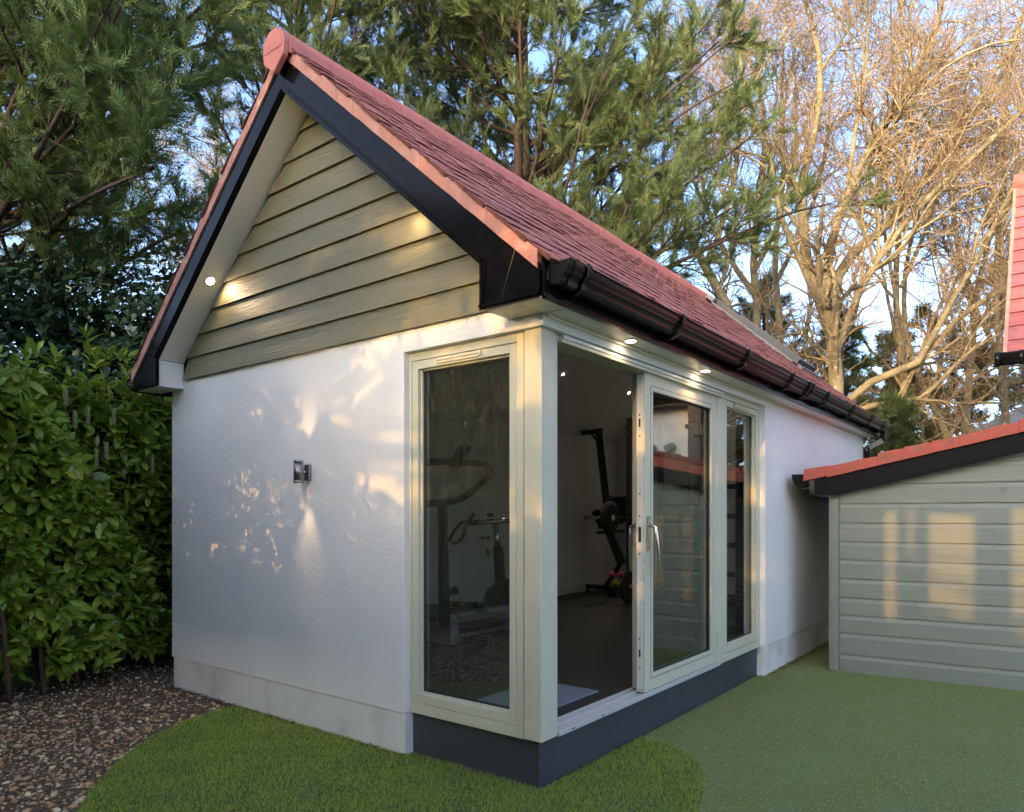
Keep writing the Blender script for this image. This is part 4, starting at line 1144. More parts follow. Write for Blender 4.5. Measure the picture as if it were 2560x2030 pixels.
def bare_tree(label, limbs, base, dens=1.0, name='bare_tree', tw=1.0, group=None):
    """limbs: (points, r0, r1); first is the trunk"""
    root = thing(name, label, 'tree', base, group)
    LN, LR = [], []
    for i, (pts, r0, r1) in enumerate(limbs):
        l = spline(pts, 16, 0.025); r = np.linspace(r0 * .68, r1 * .68, 16)
        LN.append(l); LR.append(r)
        V, F = polytubes(l[None], r[None], 10)
        npmesh('trunk' if i == 0 else 'limb', V, F, M['barebark'], root, True)
    LN, LR = np.array(LN), np.array(LR)
    b1, r1 = grow(LN, LR, int(8.5 * dens), .22, (1.6, 3.4), .52, .22, 9, .16, .55, .03)
    q_ = seen(b1[:, -1], 700); b1, r1 = b1[q_], r1[q_]
    b2, r2 = grow(b1, r1, int(7 * dens), .15, (.7, 1.5), .55, .12, 7, .22, .6, .03)
    q_ = seen(b2[:, -1]); b2, r2 = b2[q_], r2[q_]
    b3, r3 = grow(b2, r2, 4, .1, (.35, .8), .55, .1, 4, .3, .7, .05)
    V, F = merge([polytubes(b1, np.maximum(r1, .012), 5), polytubes(b2, np.maximum(r2, .0075), 4)])
    npmesh('branches', V, F, M['barebark'], root, True)['kind'] = 'stuff'
    b4, r4 = grow(b3, r3, 3 if tw == 1 else 2, .2, (.18, .4), .6, .1, 3, .3, .8, .04)
    V, F = merge([polytubes(b3, np.maximum(r3, .005) * tw, 3), polytubes(b4, np.maximum(r4, .004) * tw, 3)])
    npmesh('twigs', V, F, M['twig'], root)['kind'] = 'stuff'
    return root

A_ = [(-1.65, 13.0, -.1), (-1.65, 13.0, 3.52), (-1.69, 12.97, 4.87), (-1.89, 12.82, 5.88), (-2.14, 12.62, 6.61), (-2.34, 12.84, 8.35), (-2.23, 12.93, 9.08), (-2.03, 12.96, 9.93), (-1.92, 12.79, 10.89), (-2.29, 12.5, 12.82)]
Bl = [(-1.69, 12.97, 5.0), (-1.69, 12.71, 6.54), (-1.29, 12.64, 7.99), (-0.71, 12.84, 9.09), (-0.27, 12.93, 9.81), (0.22, 13.18, 10.92), (0.44, 13.35, 12.2)]
Cl = [(-1.66, 13.0, 5.2), (-1.55, 13.07, 6.61), (-0.76, 13.69, 7.58), (-0.31, 14.29, 8.38), (0.23, 14.96, 9.67), (0.79, 15.65, 10.52), (1.21, 16.22, 11.64), (1.48, 16.69, 13.03)]
Gl = [(-1.62, 13.05, 3.6), (-0.92, 12.93, 4.13), (-0.09, 12.94, 4.41), (0.59, 13.21, 5.22), (1.41, 13.47, 5.74), (2.6, 13.64, 6.3), (3.6, 13.8, 7.2)]
Hl = [(-1.62, 13.0, 3.5), (-0.7, 12.98, 3.72), (0.02, 13.02, 3.82), (0.52, 12.9, 4.33), (0.93, 12.98, 4.73), (1.54, 13.19, 5.05), (2.5, 13.3, 5.5)]
Il = [(-1.69, 12.95, 4.6), (-1.1, 12.7, 6.0), (-0.2, 12.6, 7.2), (1.0, 12.7, 8.2), (2.2, 12.9, 9.4), (3.0, 13.0, 10.8)]
Jl = [(-1.95, 12.8, 6.0), (-2.5, 12.3, 7.6), (-2.75, 12.2, 9.0), (-3.2, 12.0, 10.6), (-3.4, 12.0, 12.4)]
Kl = [(-1.3, 12.64, 7.99), (-1.15, 12.5, 9.2), (-0.95, 12.4, 10.6), (-1.0, 12.4, 12.4)]
Ll = [(-0.1, 12.94, 4.41), (.9, 12.6, 6.2), (1.7, 12.3, 7.6), (2.6, 12.2, 9.2), (3.2, 12.2, 10.6)]
bare_tree('big bare lichen-grey tree forking behind the far end of the roof', [(A_, .30, .05), (Bl, .17, .04), (Cl, .19, .04), (Gl, .13, .03), (Hl, .085, .025), (Il, .12, .03), (Jl, .11, .03), (Kl, .07, .025), (Ll, .09, .025)], (-1.65, 13, GZ), 1.6)
T2 = [(-3.98, 14.99, -.1), (-3.98, 14.99, 6.37), (-4.02, 14.96, 7.38), (-4.05, 14.93, 8.28), (-3.88, 15.06, 9.79), (-3.82, 15.11, 11.49), (-3.94, 15.02, 12.35), (-4.62, 14.49, 14.5)]
bare_tree('straight bare tree left of the big forked one above the roof', [(T2, .22, .05), ([(-4.0, 14.95, 7.6), (-3.4, 15.2, 9.0), (-3.1, 15.3, 11), (-3.2, 15.3, 13)], .10, .03), ([(-4.0, 14.95, 7.0), (-4.8, 14.5, 8.6), (-5.2, 14.3, 10.4), (-5.6, 14, 12.5)], .11, .03), ([(-3.9, 15.06, 9.5), (-3.3, 14.8, 11), (-2.9, 14.8, 13)], .08, .03)], (-3.98, 14.99, GZ), 1.15)
T3 = [(-3.3, 13.0, -.1), (-3.5, 12.8, 4.8), (-3.94, 12.49, 6.45), (-4.33, 12.19, 7.26), (-4.74, 12.13, 8.43), (-4.89, 12.26, 9.63), (-4.72, 12.52, 11.07), (-4.91, 12.5, 13.2)]
bare_tree('bare tree leaning left behind the conifer branch tips', [(T3, .24, .05), ([(-4.2, 12.3, 7.0), (-3.7, 12.5, 8.6), (-3.5, 12.5, 10.6), (-3.4, 12.5, 12.6)], .11, .03)], (-3.3, 13, GZ), 1.0)
T2b = [(-4.12, 17.41, -.1), (-4.12, 17.41, 6.35), (-4.23, 17.32, 8.04), (-4.17, 17.37, 9.62), (-4.03, 17.48, 11.2), (-4.12, 17.41, 13.11), (-4.03, 17.48, 15.5)]
bare_tree('slim bare tree standing just behind the straight trunk', [(T2b, .20, .05), ([(-4.2, 17.35, 8), (-3.5, 17.6, 9.6), (-3.0, 17.8, 11.6), (-2.8, 18, 13.8)], .1, .03)], (-4.12, 17.41, GZ), 1.0)
T5 = [(0.02, 20.62, -.1), (0.02, 20.62, 3.42), (0.07, 20.65, 4.66), (0.14, 20.71, 5.72), (0.23, 20.78, 6.81), (0.14, 20.71, 7.85), (-0.11, 20.51, 8.72), (-0.2, 20.44, 10.52), (0.07, 20.65, 13.0)]
bare_tree('upright grey trunk rising in front of the slate roof', [(T5, .21, .05), ([(0.2, 20.72, 7.3), (0.4, 20.65, 8.42), (0.63, 20.58, 9.46), (0.73, 20.53, 10.84), (0.99, 20.73, 13)], .12, .03), ([(.2, 20.7, 6.6), (1.0, 20.4, 7.8), (1.9, 20.2, 9.6), (2.4, 20, 11.6)], .09, .03)], (.02, 20.62, GZ), 1.1)
T6 = [(0.1, 18.2, -.1), (-0.0, 18.05, 2.9), (-0.46, 17.71, 4.18), (-0.71, 17.52, 4.88), (-0.82, 17.44, 5.35), (-0.99, 17.3, 6.37), (-0.98, 17.69, 8.0), (-0.77, 18.11, 9.42), (-.6, 18.3, 11.5)]
bare_tree('leaning bare trunk left of the upright trunk by the slate roof', [(T6, .16, .04), ([(-.75, 17.5, 5.0), (-.2, 17.6, 6.4), (.3, 17.8, 8.0), (.5, 18, 10)], .07, .02)], (.1, 18.2, GZ), .9)
for i, (x, y, h, lab) in enumerate(((3.4, 19.0, 13, 'bare tree with a reddish twiggy crown at the right edge above the plum roof'),
                                    (-13.5, 6.5, 9, 'bare pinkish tree glimpsed between hedge top and the dark cypress'), (-16, 9.5, 10, 'farther bare tree glimpsed under the dark cypress boughs'))):
    tr = [(x, y, -.1), (x + .1, y, h * .3), (x - .1, y + .1, h * .55), (x + .1, y, h * .8), (x, y, h)]
    lm = [(tr, .2, .04)]
    for k in range(7):
        a = k * 2.4 + i; z = h * (.25 + .09 * k)
        lm.append(([(x, y, z), (x + .9 * math.cos(a), y + .9 * math.sin(a), z + 1.2), (x + 1.8 * math.cos(a), y + 1.8 * math.sin(a), z + 2.8), (x + 2.3 * math.cos(a), y + 2.3 * math.sin(a), z + 4.2)], .09, .025))
    bare_tree(lab, lm, (x, y, GZ), .75, tw=1.2)
for i, (x, y, lab) in enumerate(((-.9, 16.2, 'slender bare tree just right of the big forked trunk'),
                                 (1.0, 17.6, 'slender bare tree right of the leaning trunk'), (2.3, 16.4, 'slender bare tree beside the plum tiled roof'))):
    tr = [(x, y, -.1), (x + .1, y, 4), (x - .1, y + .1, 7), (x + .15, y, 10.5), (x, y, 14)]
    lm = [(tr, .17, .03)]
    for k in range(6):
        a = k * 2.2 + i * 1.3; z = 4.2 + .9 * k
        lm.append(([(x, y, z), (x + .5 * math.cos(a), y + .5 * math.sin(a), z + 1.3), (x + 1.1 * math.cos(a), y + 1.1 * math.sin(a), z + 3.0), (x + 1.5 * math.cos(a), y + 1.5 * math.sin(a), z + 4.8)], .075, .02))
    bare_tree(lab, lm, (x, y, GZ), .85, tw=1.1)

# ---- conifers
def spray_mesh(nsh=4, w=.05):
    v = [(0, -w * .35, 0), (0, w * .35, 0), (1, 0, .03)]
    f = [(0, 1, 2)]
    for i in range(nsh):
        for s in (-1, 1):
            t = .08 + .8 * i / nsh + (.05 if s > 0 else 0)
            ln = .46 * (1 - .6 * t)
            a = R(29)
            b = np.array([t, 0, .03 * t]); d = np.array([math.cos(a), s * math.sin(a), .22 * ((i % 3) - 1)])
            n = np.array([-d[1], d[0], 0]) * w * .55
            o = len(v)
            v += [tuple(b - n), tuple(b + n), tuple(b + d * ln)]
            f.append((o, o + 1, o + 2))
    return np.array(v), np.array(f)
SPV, SPF = spray_mesh()
def sprays_on(lines, per, t0, size, jitter=.40, droop=0.0):
    lines = np.asarray(lines); k, p, _ = lines.shape
    t = rng.uniform(t0, 1, (k, per)); idx = t * (p - 1)
    i0 = np.clip(idx.astype(int), 0, p - 2); fr = (idx - i0)[..., None]; kk = np.arange(k)[:, None]
    pos = (lines[kk, i0] * (1 - fr) + lines[kk, i0 + 1] * fr).reshape(-1, 3)
    tan = unit(lines[kk, i0 + 1] - lines[kk, i0]).reshape(-1, 3)
    d = unit(tan + rng.normal(0, jitter, tan.shape) + np.array([0, 0, droop]))
    rot = frames(d, unit(rng.normal(0, .6, d.shape) + np.array([0, 0, .6])))
    return scatter(SPV, SPF, rot, pos, rng.uniform(size[0], size[1], len(pos)) * 1.0)
def conifer(label, base, h, limbs, r0, fol, nb, per, Lb, size, name='conifer', trunk=None, droop=0.0, extra=2):
    root = thing(name, label, 'tree', (base[0], base[1], GZ))
    tr = trunk or [(base[0], base[1], -.1), (base[0] + .05, base[1], h * .5), (base[0], base[1] + .05, h)]
    l = spline(tr, 12); V, F = polytubes(l[None], np.linspace(r0, .03, 12)[None], 12)
    npmesh('trunk', V, F, M['bark'], root, True)
    LN = np.array([spline(q, 12, .03) for q, _ in limbs])
    LR = np.array([np.linspace(r, .012, 12) for _, r in limbs])
    V, F = polytubes(LN, LR, 6)
    npmesh('branches', V, F, M['bark'], root, True)['kind'] = 'stuff'
    b1, r1 = grow(LN, LR, nb, .18, Lb, .5, .10 + droop, 7, .12, .5, .05 + droop)
    q_ = seen(b1[:, -1]); b1, r1 = b1[q_], r1[q_]
    b2, r2 = grow(b1, r1, extra, .15, (Lb[0] * .35, Lb[1] * .45), .5, .08 + droop, 5, .12, .6, .05 + droop)
    V, F = merge([polytubes(b1, np.maximum(r1, .004), 4), polytubes(b2, np.maximum(r2, .003), 3)])
    npmesh('branchlets', V, F, M['bark'], root)['kind'] = 'stuff'
    V, F = merge([sprays_on(b1, per, .15, size, droop=droop), sprays_on(b2, per, .05, size, droop=droop)])
    npmesh('crown', V, F, fol, root)['kind'] = 'stuff'
    return root
def auto_limbs(bx, by, z0, z1, n, L0, L1, el, az=(0, 2 * math.pi), r=.05, sag=.0):
    out = []
    for i in range(n):
        f = i / max(n - 1, 1)
        z = z0 + (z1 - z0) * f
        a = random.uniform(*az)
        L = (L0 + (L1 - L0) * f) * random.uniform(.8, 1.15)
        e = R(random.uniform(*el))
        p = [(bx, by, z)]
        for s in (.33, .66, 1.0):
            ee = e * (1 + .35 * (s - .5)) - sag * s
            p.append((bx + math.cos(a) * math.cos(ee) * L * s, by + math.sin(a) * math.cos(ee) * L * s, z + math.sin(ee) * L * s))
        out.append((p, r * (.6 + .4 * (1 - f))))
    return out
# dark cypress on the left, close to the viewer
lc = auto_limbs(-7.6, -.6, 3.3, 9.5, 34, 3.6, 2.4, (12, 42), (-1.3, 1.7), .05)
lc += auto_limbs(-7.6, -.6, 3.4, 8.5, 14, 3.2, 2.4, (10, 40), (1.2, 4.8), .05)
lc += [([(-7.6, -.6, 4.6), (-6.837, -0.381, 5.185), (-5.985, -0.227, 5.552), (-5.118, -0.061, 5.987), (-4.6, -0.0, 6.4)], .055),
       ([(-6.9, -.5, 5.1), (-5.824, -0.482, 5.665), (-5.5, -0.486, 6.374), (-5.3, -.4, 7.2)], .04),
       ([(-7.5, -.3, 4.0), (-6.3, .1, 4.9), (-5.16, 0.159, 5.2), (-4.471, 0.187, 5.3)], .045),
       ([(-7.5, -.3, 3.7), (-6.4, -.1, 4.3), (-5.503, -0.107, 4.5), (-4.507, 0.159, 4.65)], .045),
       ([(-7.5, -.3, 3.3), (-6.6, .2, 3.8), (-5.9, .4, 4.1), (-5.2, 0.6, 4.3)], .045),
       ([(-7.5, -.3, 5.6), (-6.3, .5, 6.4), (-5.3, 1.0, 7.0), (-4.6, 1.3, 7.3)], .045)]
conifer('dark drooping cypress filling the upper left over the hedge', (-7.6, -.6), 12, lc, .22, M['frond_dark'], 20, 17, (.5, 1.15), (.13, .27))
# middle conifer behind the roof
mc = auto_limbs(-5.9, 7.6, 3.5, 13.5, 52, 4.3, 2.6, (18, 50), (-2.4, 1.6), .06)
mc += auto_limbs(-5.9, 7.6, 4.0, 12, 22, 3.8, 2.6, (18, 50), (1.6, 3.9), .06)
tx = [(-1.813, 8.824, 8.862), (-1.763, 8.483, 7.571), (-1.875, 8.523, 8.18), (-1.5, 8.569, 6.7), (-2.522, 8.527, 9.934), (-2.271, 8.595, 9.327)]
for x, y, z in tx:
    mc.append(([(-5.9, 7.6, z - 2.4), (-4.4, 7.9, z - 1.5), (-3.1, 8.2, z - .7), (x, y, z)], .05))
mc.append(([(-5.9, 7.6, 4.9), (-4.82, 8.01, 5.3), (-2.78, 7.82, 5.53), (-1.86, 8.03, 5.83), (-1.1, 8.36, 6.1), (-0.61, 8.62, 6.2)], .06))
conifer('large feathery green conifer behind the roof ridge', (-5.9, 7.6), 15, mc, .3, M['frond'], 17, 16, (.6, 1.35), (.17, .33))
l3 = auto_limbs(-8.0, 4.2, 3.0, 12.5, 54, 3.2, 2.2, (18, 52), (-1.8, 1.8), .05) + auto_limbs(-8.3, 4.4, 4, 12, 8, 2.6, 2.0, (20, 50), (1.8, 4.6), .05)
conifer('paler airy conifer between the dark cypress and the roof apex', (-8.3, 4.4), 13.5, l3, .22, M['frond'], 15, 14, (.5, 1.1), (.14, .27))
conifer('small dark evergreen between the bare trunks above the gutter', (-2.3, 15.6), 6.2, auto_limbs(-2.3, 15.6, .8, 6.0, 46, 1.9, .5, (5, 45), r=.03), .12, M['thuja'], 9, 9, (.3, .7), (.14, .28))
conifer('low green thuja beside the downpipe at the far corner', (-.45, 12.2), 3.4, auto_limbs(-.45, 12.2, .5, 3.3, 40, 1.1, .35, (20, 65), r=.02), .09, M['thuja'], 9, 9, (.25, .5), (.10, .2))
conifer('dark evergreen beyond the roof window among bare trunks', (-5.0, 18.6), 8.0, auto_limbs(-5.0, 18.6, 1, 7.8, 50, 2.1, .6, (5, 45), r=.03), .14, M['thuja'], 9, 9, (.35, .8), (.16, .3))

# ---- pines with clumped needles
def pine(label, x, y, h, z0, spread, n):
    root = thing('pine_tree', label, 'tree', (x, y, GZ))
    tr = spline([(x, y, -.1), (x + .15, y, h * .4), (x - .1, y, h * .75), (x + .1, y, h)], 12)
    V, F = polytubes(tr[None], np.linspace(.24, .06, 12)[None], 10)
    npmesh('trunk', V, F, M['pinebark'], root, True)
    lm = auto_limbs(x, y, z0, h, n, spread, spread * .55, (-6, 32), r=.06)
    LN = np.array([spline(q, 10, .06) for q, _ in lm]); LR = np.array([np.linspace(r, .015, 10) for _, r in lm])
    b1, r1 = grow(LN, LR, 7, .3, (.4, .95), .5, .2, 5, .2, .5, .05)
    V, F = merge([polytubes(LN, LR, 5), polytubes(b1, np.maximum(r1, .008), 4)])
    npmesh('branches', V, F, M['pinebark'], root)['kind'] = 'stuff'
    # tufts at the shoot ends
    b2, r2 = grow(b1, r1, 3, .45, (.12, .3), .5, .4, 3, .2, .6)
    ends = np.concatenate([b1[:, -1], b2[:, -1], b1[:, 3]])
    k = len(ends)
    nn_ = 24
    d = unit(rng.normal(0, 1, (k, nn_, 3)) * np.array([1, 1, .7]) + np.array([0, 0, .5]))
    L = rng.uniform(.13, .28, (k, nn_, 1))
    side = unit(np.cross(d, rng.normal(0, 1, d.shape))) * .015
    b = ends[:, None] + rng.normal(0, .05, (k, nn_, 3))
    V = np.stack([b - side, b + side, b + d * L], 2).reshape(-1, 3)
    F = np.arange(len(V)).reshape(-1, 3)
    npmesh('crown', V, F, M['pine'], root)['kind'] = 'stuff'
pine('sunlit pine left of the slate roof behind the leaning trunk', -1.2, 25.8, 7.4, 2.2, 3.0, 48)
pine('sunlit pine above the slate roof right of the upright trunk', 1.4, 28.5, 10.5, 4.2, 3.0, 42)
pine('tall pine at the right edge with orange trunk beyond the slate roof', 3.0, 31, 11, 5.2, 3.0, 40)
pine('dense golden pine low behind the gutter end', -2.6, 24.5, 6.2, 1.4, 2.6, 44)

# ================================================================== LAUREL HEDGE
def leaf_mesh(w=.38, fold=.10, droop=.22):
    t = [0, .14, .36, .62, .84, 1.0]; ww = [.04, .5, .92, 1.0, .62, 0.0]
    v, f = [], []
    for a, b in zip(t, ww):
        z = -droop * a * a
        h = b * w / 2
        if b == 0: v += [(a, 0, z)]
        else: v += [(a, -h, z + fold * h / .19 * .4), (a, 0, z - fold * .12), (a, h, z + fold * h / .19 * .4)]
    for i in range(4):
        a = i * 3
        f += [(a, a + 1, a + 4, a + 3), (a + 1, a + 2, a + 5, a + 4)]
    f += [(12, 13, 15), (13, 14, 15)]
    return v, f
def tri(f): 
    o = []
    for q in f:
        o.append(q[:3])
        if len(q) == 4: o.append((q[0], q[2], q[3]))
    return np.array(o)
LV, LF = [], None
lv_, lf_ = leaf_mesh(); LVa = np.array(lv_); LFt = tri(lf_)
LOWV = np.array([(0, 0, 0), (.42, -.19, .03), (.42, 0, -.03), (.42, .19, .03), (1, 0, -.2)]); LOWF = np.array([(0, 1, 2), (0, 2, 3), (1, 4, 2), (2, 4, 3)])
IVYV = LOWV * np.array([1, 1.9, 1])
lprotos = []
for s, (w, fo, dr) in enumerate(((.38, .10, .22), (.44, .08, .12), (.34, .13, .34), (.40, .10, .05))):
    v, f = leaf_mesh(w, fo, dr)
    me = bpy.data.meshes.new('laurel_leaf'); me.from_pydata(v, [], f); me.materials.append(M['laurel_one'])
    for p in me.polygons: p.use_smooth = True
    lprotos.append(me)
def front(s):
    """hedge face in plan by arc parameter s in 0..1 -> point, outward normal"""
    pts = np.array([(-4.6, -8.0), (-4.45, -4.0), (-4.3, -2.0), (-4.22, -1.15), (-4.28, -.5), (-4.62, .15), (-4.95, .75), (-4.75, 1.6), (-4.6, 3.4)])
    d = np.r_[0, np.cumsum(np.linalg.norm(np.diff(pts, axis=0), axis=1))]; d /= d[-1]
    x = np.interp(s, d, pts[:, 0]); y = np.interp(s, d, pts[:, 1])
    e = .01
    tx = np.interp(s + e, d, pts[:, 0]) - np.interp(s - e, d, pts[:, 0]); ty = np.interp(s + e, d, pts[:, 1]) - np.interp(s - e, d, pts[:, 1])
    n = np.stack([ty, -tx], -1); n = n / (np.linalg.norm(n, axis=-1, keepdims=True) + 1e-9)
    return np.stack([x, y], -1), n
hedge = thing('laurel_hedge', 'tall glossy green laurel hedge on the gravel left of the white wall', 'hedge', (-4.7, -1.5, GZ))
def hedge_shoots(n, s0, s1, zmax):
    s = rng.uniform(s0, s1, n); z = rng.uniform(.06, 1, n) ** .95 * zmax
    p, nr = front(s)
    bul = .16 * np.sin(s * 38 + z * 2.1) + .12 * np.sin(z * 4.3 + s * 70) - .10 * (z / zmax) ** 3
    depth = rng.exponential(.17, n).clip(0, .8)
    q = p + nr * (bul - depth)[:, None]
    pos = np.column_stack([q, z + rng.normal(0, .03, n)])
    d = unit(np.column_stack([nr * rng.uniform(.3, 1.0, (n, 1)), rng.uniform(-.15, .9, n)]) + rng.normal(0, .35, (n, 3)))
    return pos, d, depth
pos, d, depth = hedge_shoots(3300, .42, .96, 2.6)
pos2, d2, dep2 = hedge_shoots(2400, 0, .43, 2.6)
pos = np.concatenate([pos, pos2]); d = np.concatenate([d, d2]); depth = np.concatenate([depth, dep2])
def rosette(pos, d, nl, size, back=.10):
    k = len(pos)
    fr_ = frames(d, jitter=.6)
    a = (np.arange(nl) * 2.4)[None] + rng.uniform(0, 6.28, (k, 1))
    u = np.linspace(0, 1, nl)[None] * np.ones((k, 1))          # 0 = tip leaves
    op = .35 + .85 * u + rng.normal(0, .15, (k, nl))           # opening angle
    ld = fr_[:, None, :, 0] * np.cos(op)[..., None] + (fr_[:, None, :, 1] * np.cos(a)[..., None] + fr_[:, None, :, 2] * np.sin(a)[..., None]) * np.sin(op)[..., None]
    ld[..., 2] -= .22 * u
    lp = pos[:, None] - d[:, None] * (u * back)[..., None]
    ld = unit(ld.reshape(-1, 3)); lp = lp.reshape(-1, 3)
    up = unit(np.repeat(d, nl, 0) * .8 + np.array([0, 0, .7]) + rng.normal(0, .25, (k * nl, 3)))
    sz = rng.uniform(*size, k * nl) * (.75 + .35 * u.reshape(-1))
    return lp, frames(ld, up), sz
ex, exd, _ = hedge_shoots(70, .44, .9, 2.6); ex[:, 2] = rng.uniform(2.45, 2.95, len(ex)); exd = unit(exd * .4 + np.array([0, 0, 1.0]))
pos = np.concatenate([ex, pos]); d = np.concatenate([exd, d]); depth = np.concatenate([np.full(len(ex), .12), depth])
lp, lr, lsz = rosette(pos, d, 8, (.11, .19))
ldep = np.repeat(depth, 8)
# nearest, outermost leaves inside the frame are single objects
fwv = np.array([-.6124, .7906, 0]); rtv = np.array([.7906, .6124, 0])
cv = lp - cpos; dep = cv @ fwv; px = 1280 + 1774 * (cv @ rtv) / np.maximum(dep, .1); py = 1285 - 1774 * cv[:, 2] / np.maximum(dep, .1)
ok = (dep > 1) & (px > 20) & (px < 430) & (py > 900) & (py < 1780) & (ldep < .10)
score = np.where(ok, lsz / np.maximum(dep, .1), 0)
order = np.argsort(-score)
first = order[:300]
for n_, i in enumerate(first):
    o = bpy.data.objects.new('leaf', lprotos[n_ % 4])
    COL.objects.link(o); o.parent = hedge; o.matrix_parent_inverse = Matrix.Translation(hedge.location).inverted()
    m4 = np.eye(4); m4[:3, :3] = lr[i] * lsz[i]; m4[:3, 3] = lp[i]
    o.matrix_basis = Matrix(m4.tolist())
mask = np.ones(len(lp), bool); mask[first] = False
near = mask & (np.arange(len(lp)) < 3370 * 8) & (ldep < .16); far_ = mask & ~near
V, F = merge([scatter(LVa, LFt, lr[near], lp[near], lsz[near]), scatter(LOWV, LOWF, lr[far_], lp[far_], lsz[far_])])
npmesh('foliage', V, F, M['laurel'], hedge, True)['kind'] = 'stuff'
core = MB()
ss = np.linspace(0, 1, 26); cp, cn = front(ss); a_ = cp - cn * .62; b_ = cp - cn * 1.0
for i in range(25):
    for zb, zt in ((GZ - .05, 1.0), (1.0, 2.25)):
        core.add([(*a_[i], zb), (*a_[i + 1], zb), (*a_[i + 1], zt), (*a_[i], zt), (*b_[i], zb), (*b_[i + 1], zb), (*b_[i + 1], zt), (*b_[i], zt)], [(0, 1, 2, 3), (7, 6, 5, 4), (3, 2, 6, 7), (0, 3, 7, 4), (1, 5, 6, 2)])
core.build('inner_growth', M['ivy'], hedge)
# dead and yellow leaves caught in the hedge
p3, d3, _ = hedge_shoots(26, .60, .90, 1.3)
lp3, lr3, ls3 = rosette(p3, d3 * np.array([1, 1, -1]), 4, (.08, .12))
V, F = scatter(LVa, LFt, lr3, lp3, ls3); npmesh('dead_leaves', V, F, M['laurel_dead'], hedge, True)['kind'] = 'stuff'
p3, d3, _ = hedge_shoots(14, .5, .75, 2.0)
V, F = scatter(LVa, LFt, frames(d3 * np.array([1, 1, -.4])), p3, rng.uniform(.09, .13, 14)); npmesh('yellow_leaves', V, F, M['laurel_yellow'], hedge, True)['kind'] = 'stuff'
# stems
for i in range(16):
    s = .44 + .5 * i / 16 + random.uniform(-.01, .01)
    p, nr = front(np.array([s])); p = p[0] - nr[0] * random.uniform(.1, .35)
    zt = random.uniform(1.4, 2.3)
    MB().tube(smooth([(p[0], p[1], GZ - .05), (p[0] + random.uniform(-.1, .1), p[1] + random.uniform(-.1, .1), zt * .4), (p[0] + random.uniform(-.25, .25), p[1] + random.uniform(-.25, .25), zt)]), [.022 - .0011 * q for q in range(9)], 7).build('stem', M['hstem'], hedge)
# flower spikes
for i in range(9):
    s = random.uniform(.58, .74); z = random.uniform(1.75, 2.3)
    p, nr = front(np.array([s])); p = p[0] + nr[0] * random.uniform(.02, .16)
    mb = MB().tube([(p[0], p[1], z), (p[0] + .01, p[1], z + .17)], .004, 5)
    for q in range(34):
        a = q * 2.4; zz = z + .03 + .14 * q / 34; r_ = .013
        mb.disc((p[0] + r_ * math.cos(a), p[1] + r_ * math.sin(a), zz), (math.cos(a), math.sin(a), .3), .0055, .004, 5)
    mb.build('flower_spike', M['flower'], hedge)

# ivy-like dark evergreen behind the hedge
def leafy_mass(name, label, cat, c, rad, n, size, m, shell=.45, base=None, wv=None, stems=7):
    root = thing(name, label, cat, base or (c[0], c[1], GZ))
    u = unit(rng.normal(0, 1, (n, 3)))
    r = rng.uniform(shell, 1.0, (n, 1)) * (1 + .22 * np.sin(u[:, :1] * 5 + u[:, 1:2] * 4) * np.sin(u[:, 2:3] * 6))
    p = np.array(c) + u * r * np.array(rad)
    p = p[p[:, 2] > .05]; u = u[:len(p)]
    dd = unit(p - np.array(c) + rng.normal(0, .6, p.shape) * np.array(rad) * .6)
    lp, lr, ls = rosette(p, dd, 5, size)
    V, F = scatter(LOWV if wv is None else wv, LOWF, lr, lp, ls)
    npmesh('foliage', V, F, m, root, True)['kind'] = 'stuff'
    st = []
    for i in range(stems):
        e = np.array(c) + unit(rng.normal(0, 1, 3)) * np.array(rad) * .75
        b = np.array([c[0] + random.uniform(-.4, .4) * rad[0], c[1] + random.uniform(-.4, .4) * rad[1], -.05])
        st.append(spline([b, (b + np.array(c)) / 2 + rng.normal(0, .1, 3), (np.array(c) + e) / 2, e], 10))
    V, F = polytubes(np.array(st), np.tile(np.linspace(.035, .01, 10), (len(st), 1)), 6)
    npmesh('stem', V, F, M['hstem'], root, True)
    return root
IV_ = IVYV
leafy_mass('ivy_thicket', 'dark ivy thicket above the hedge beside the red verge', 'ivy', (-5.9, 1.4, 2.9), (1.35, 1.9, 1.6), 4200, (.07, .13), M['ivy'], wv=IV_)
leafy_mass('ivy_thicket', 'low ivy covering the hedge top at far left', 'ivy', (-5.4, -1.3, 2.4), (.9, 1.7, .55), 1500, (.07, .12), M['ivy'], wv=IV_)
leafy_mass('ivy_thicket', 'dark ivy climbing into the cypress above the hedge at far left', 'ivy', (-6.6, -.4, 3.2), (1.0, 1.6, 1.1), 2200, (.07, .12), M['ivy'], wv=IV_)
leafy_mass('evergreen_shrub', 'shadowy evergreen shrub in the gap behind the white wall corner', 'shrub', (-5.2, 2.9, 1.3), (.9, 1.5, 1.5), 1800, (.09, .15), M['ivy'])
for i in range(12):
    p = (random.uniform(-5.2, -4.5), random.uniform(-1.5, .9), random.uniform(1.7, 2.75))

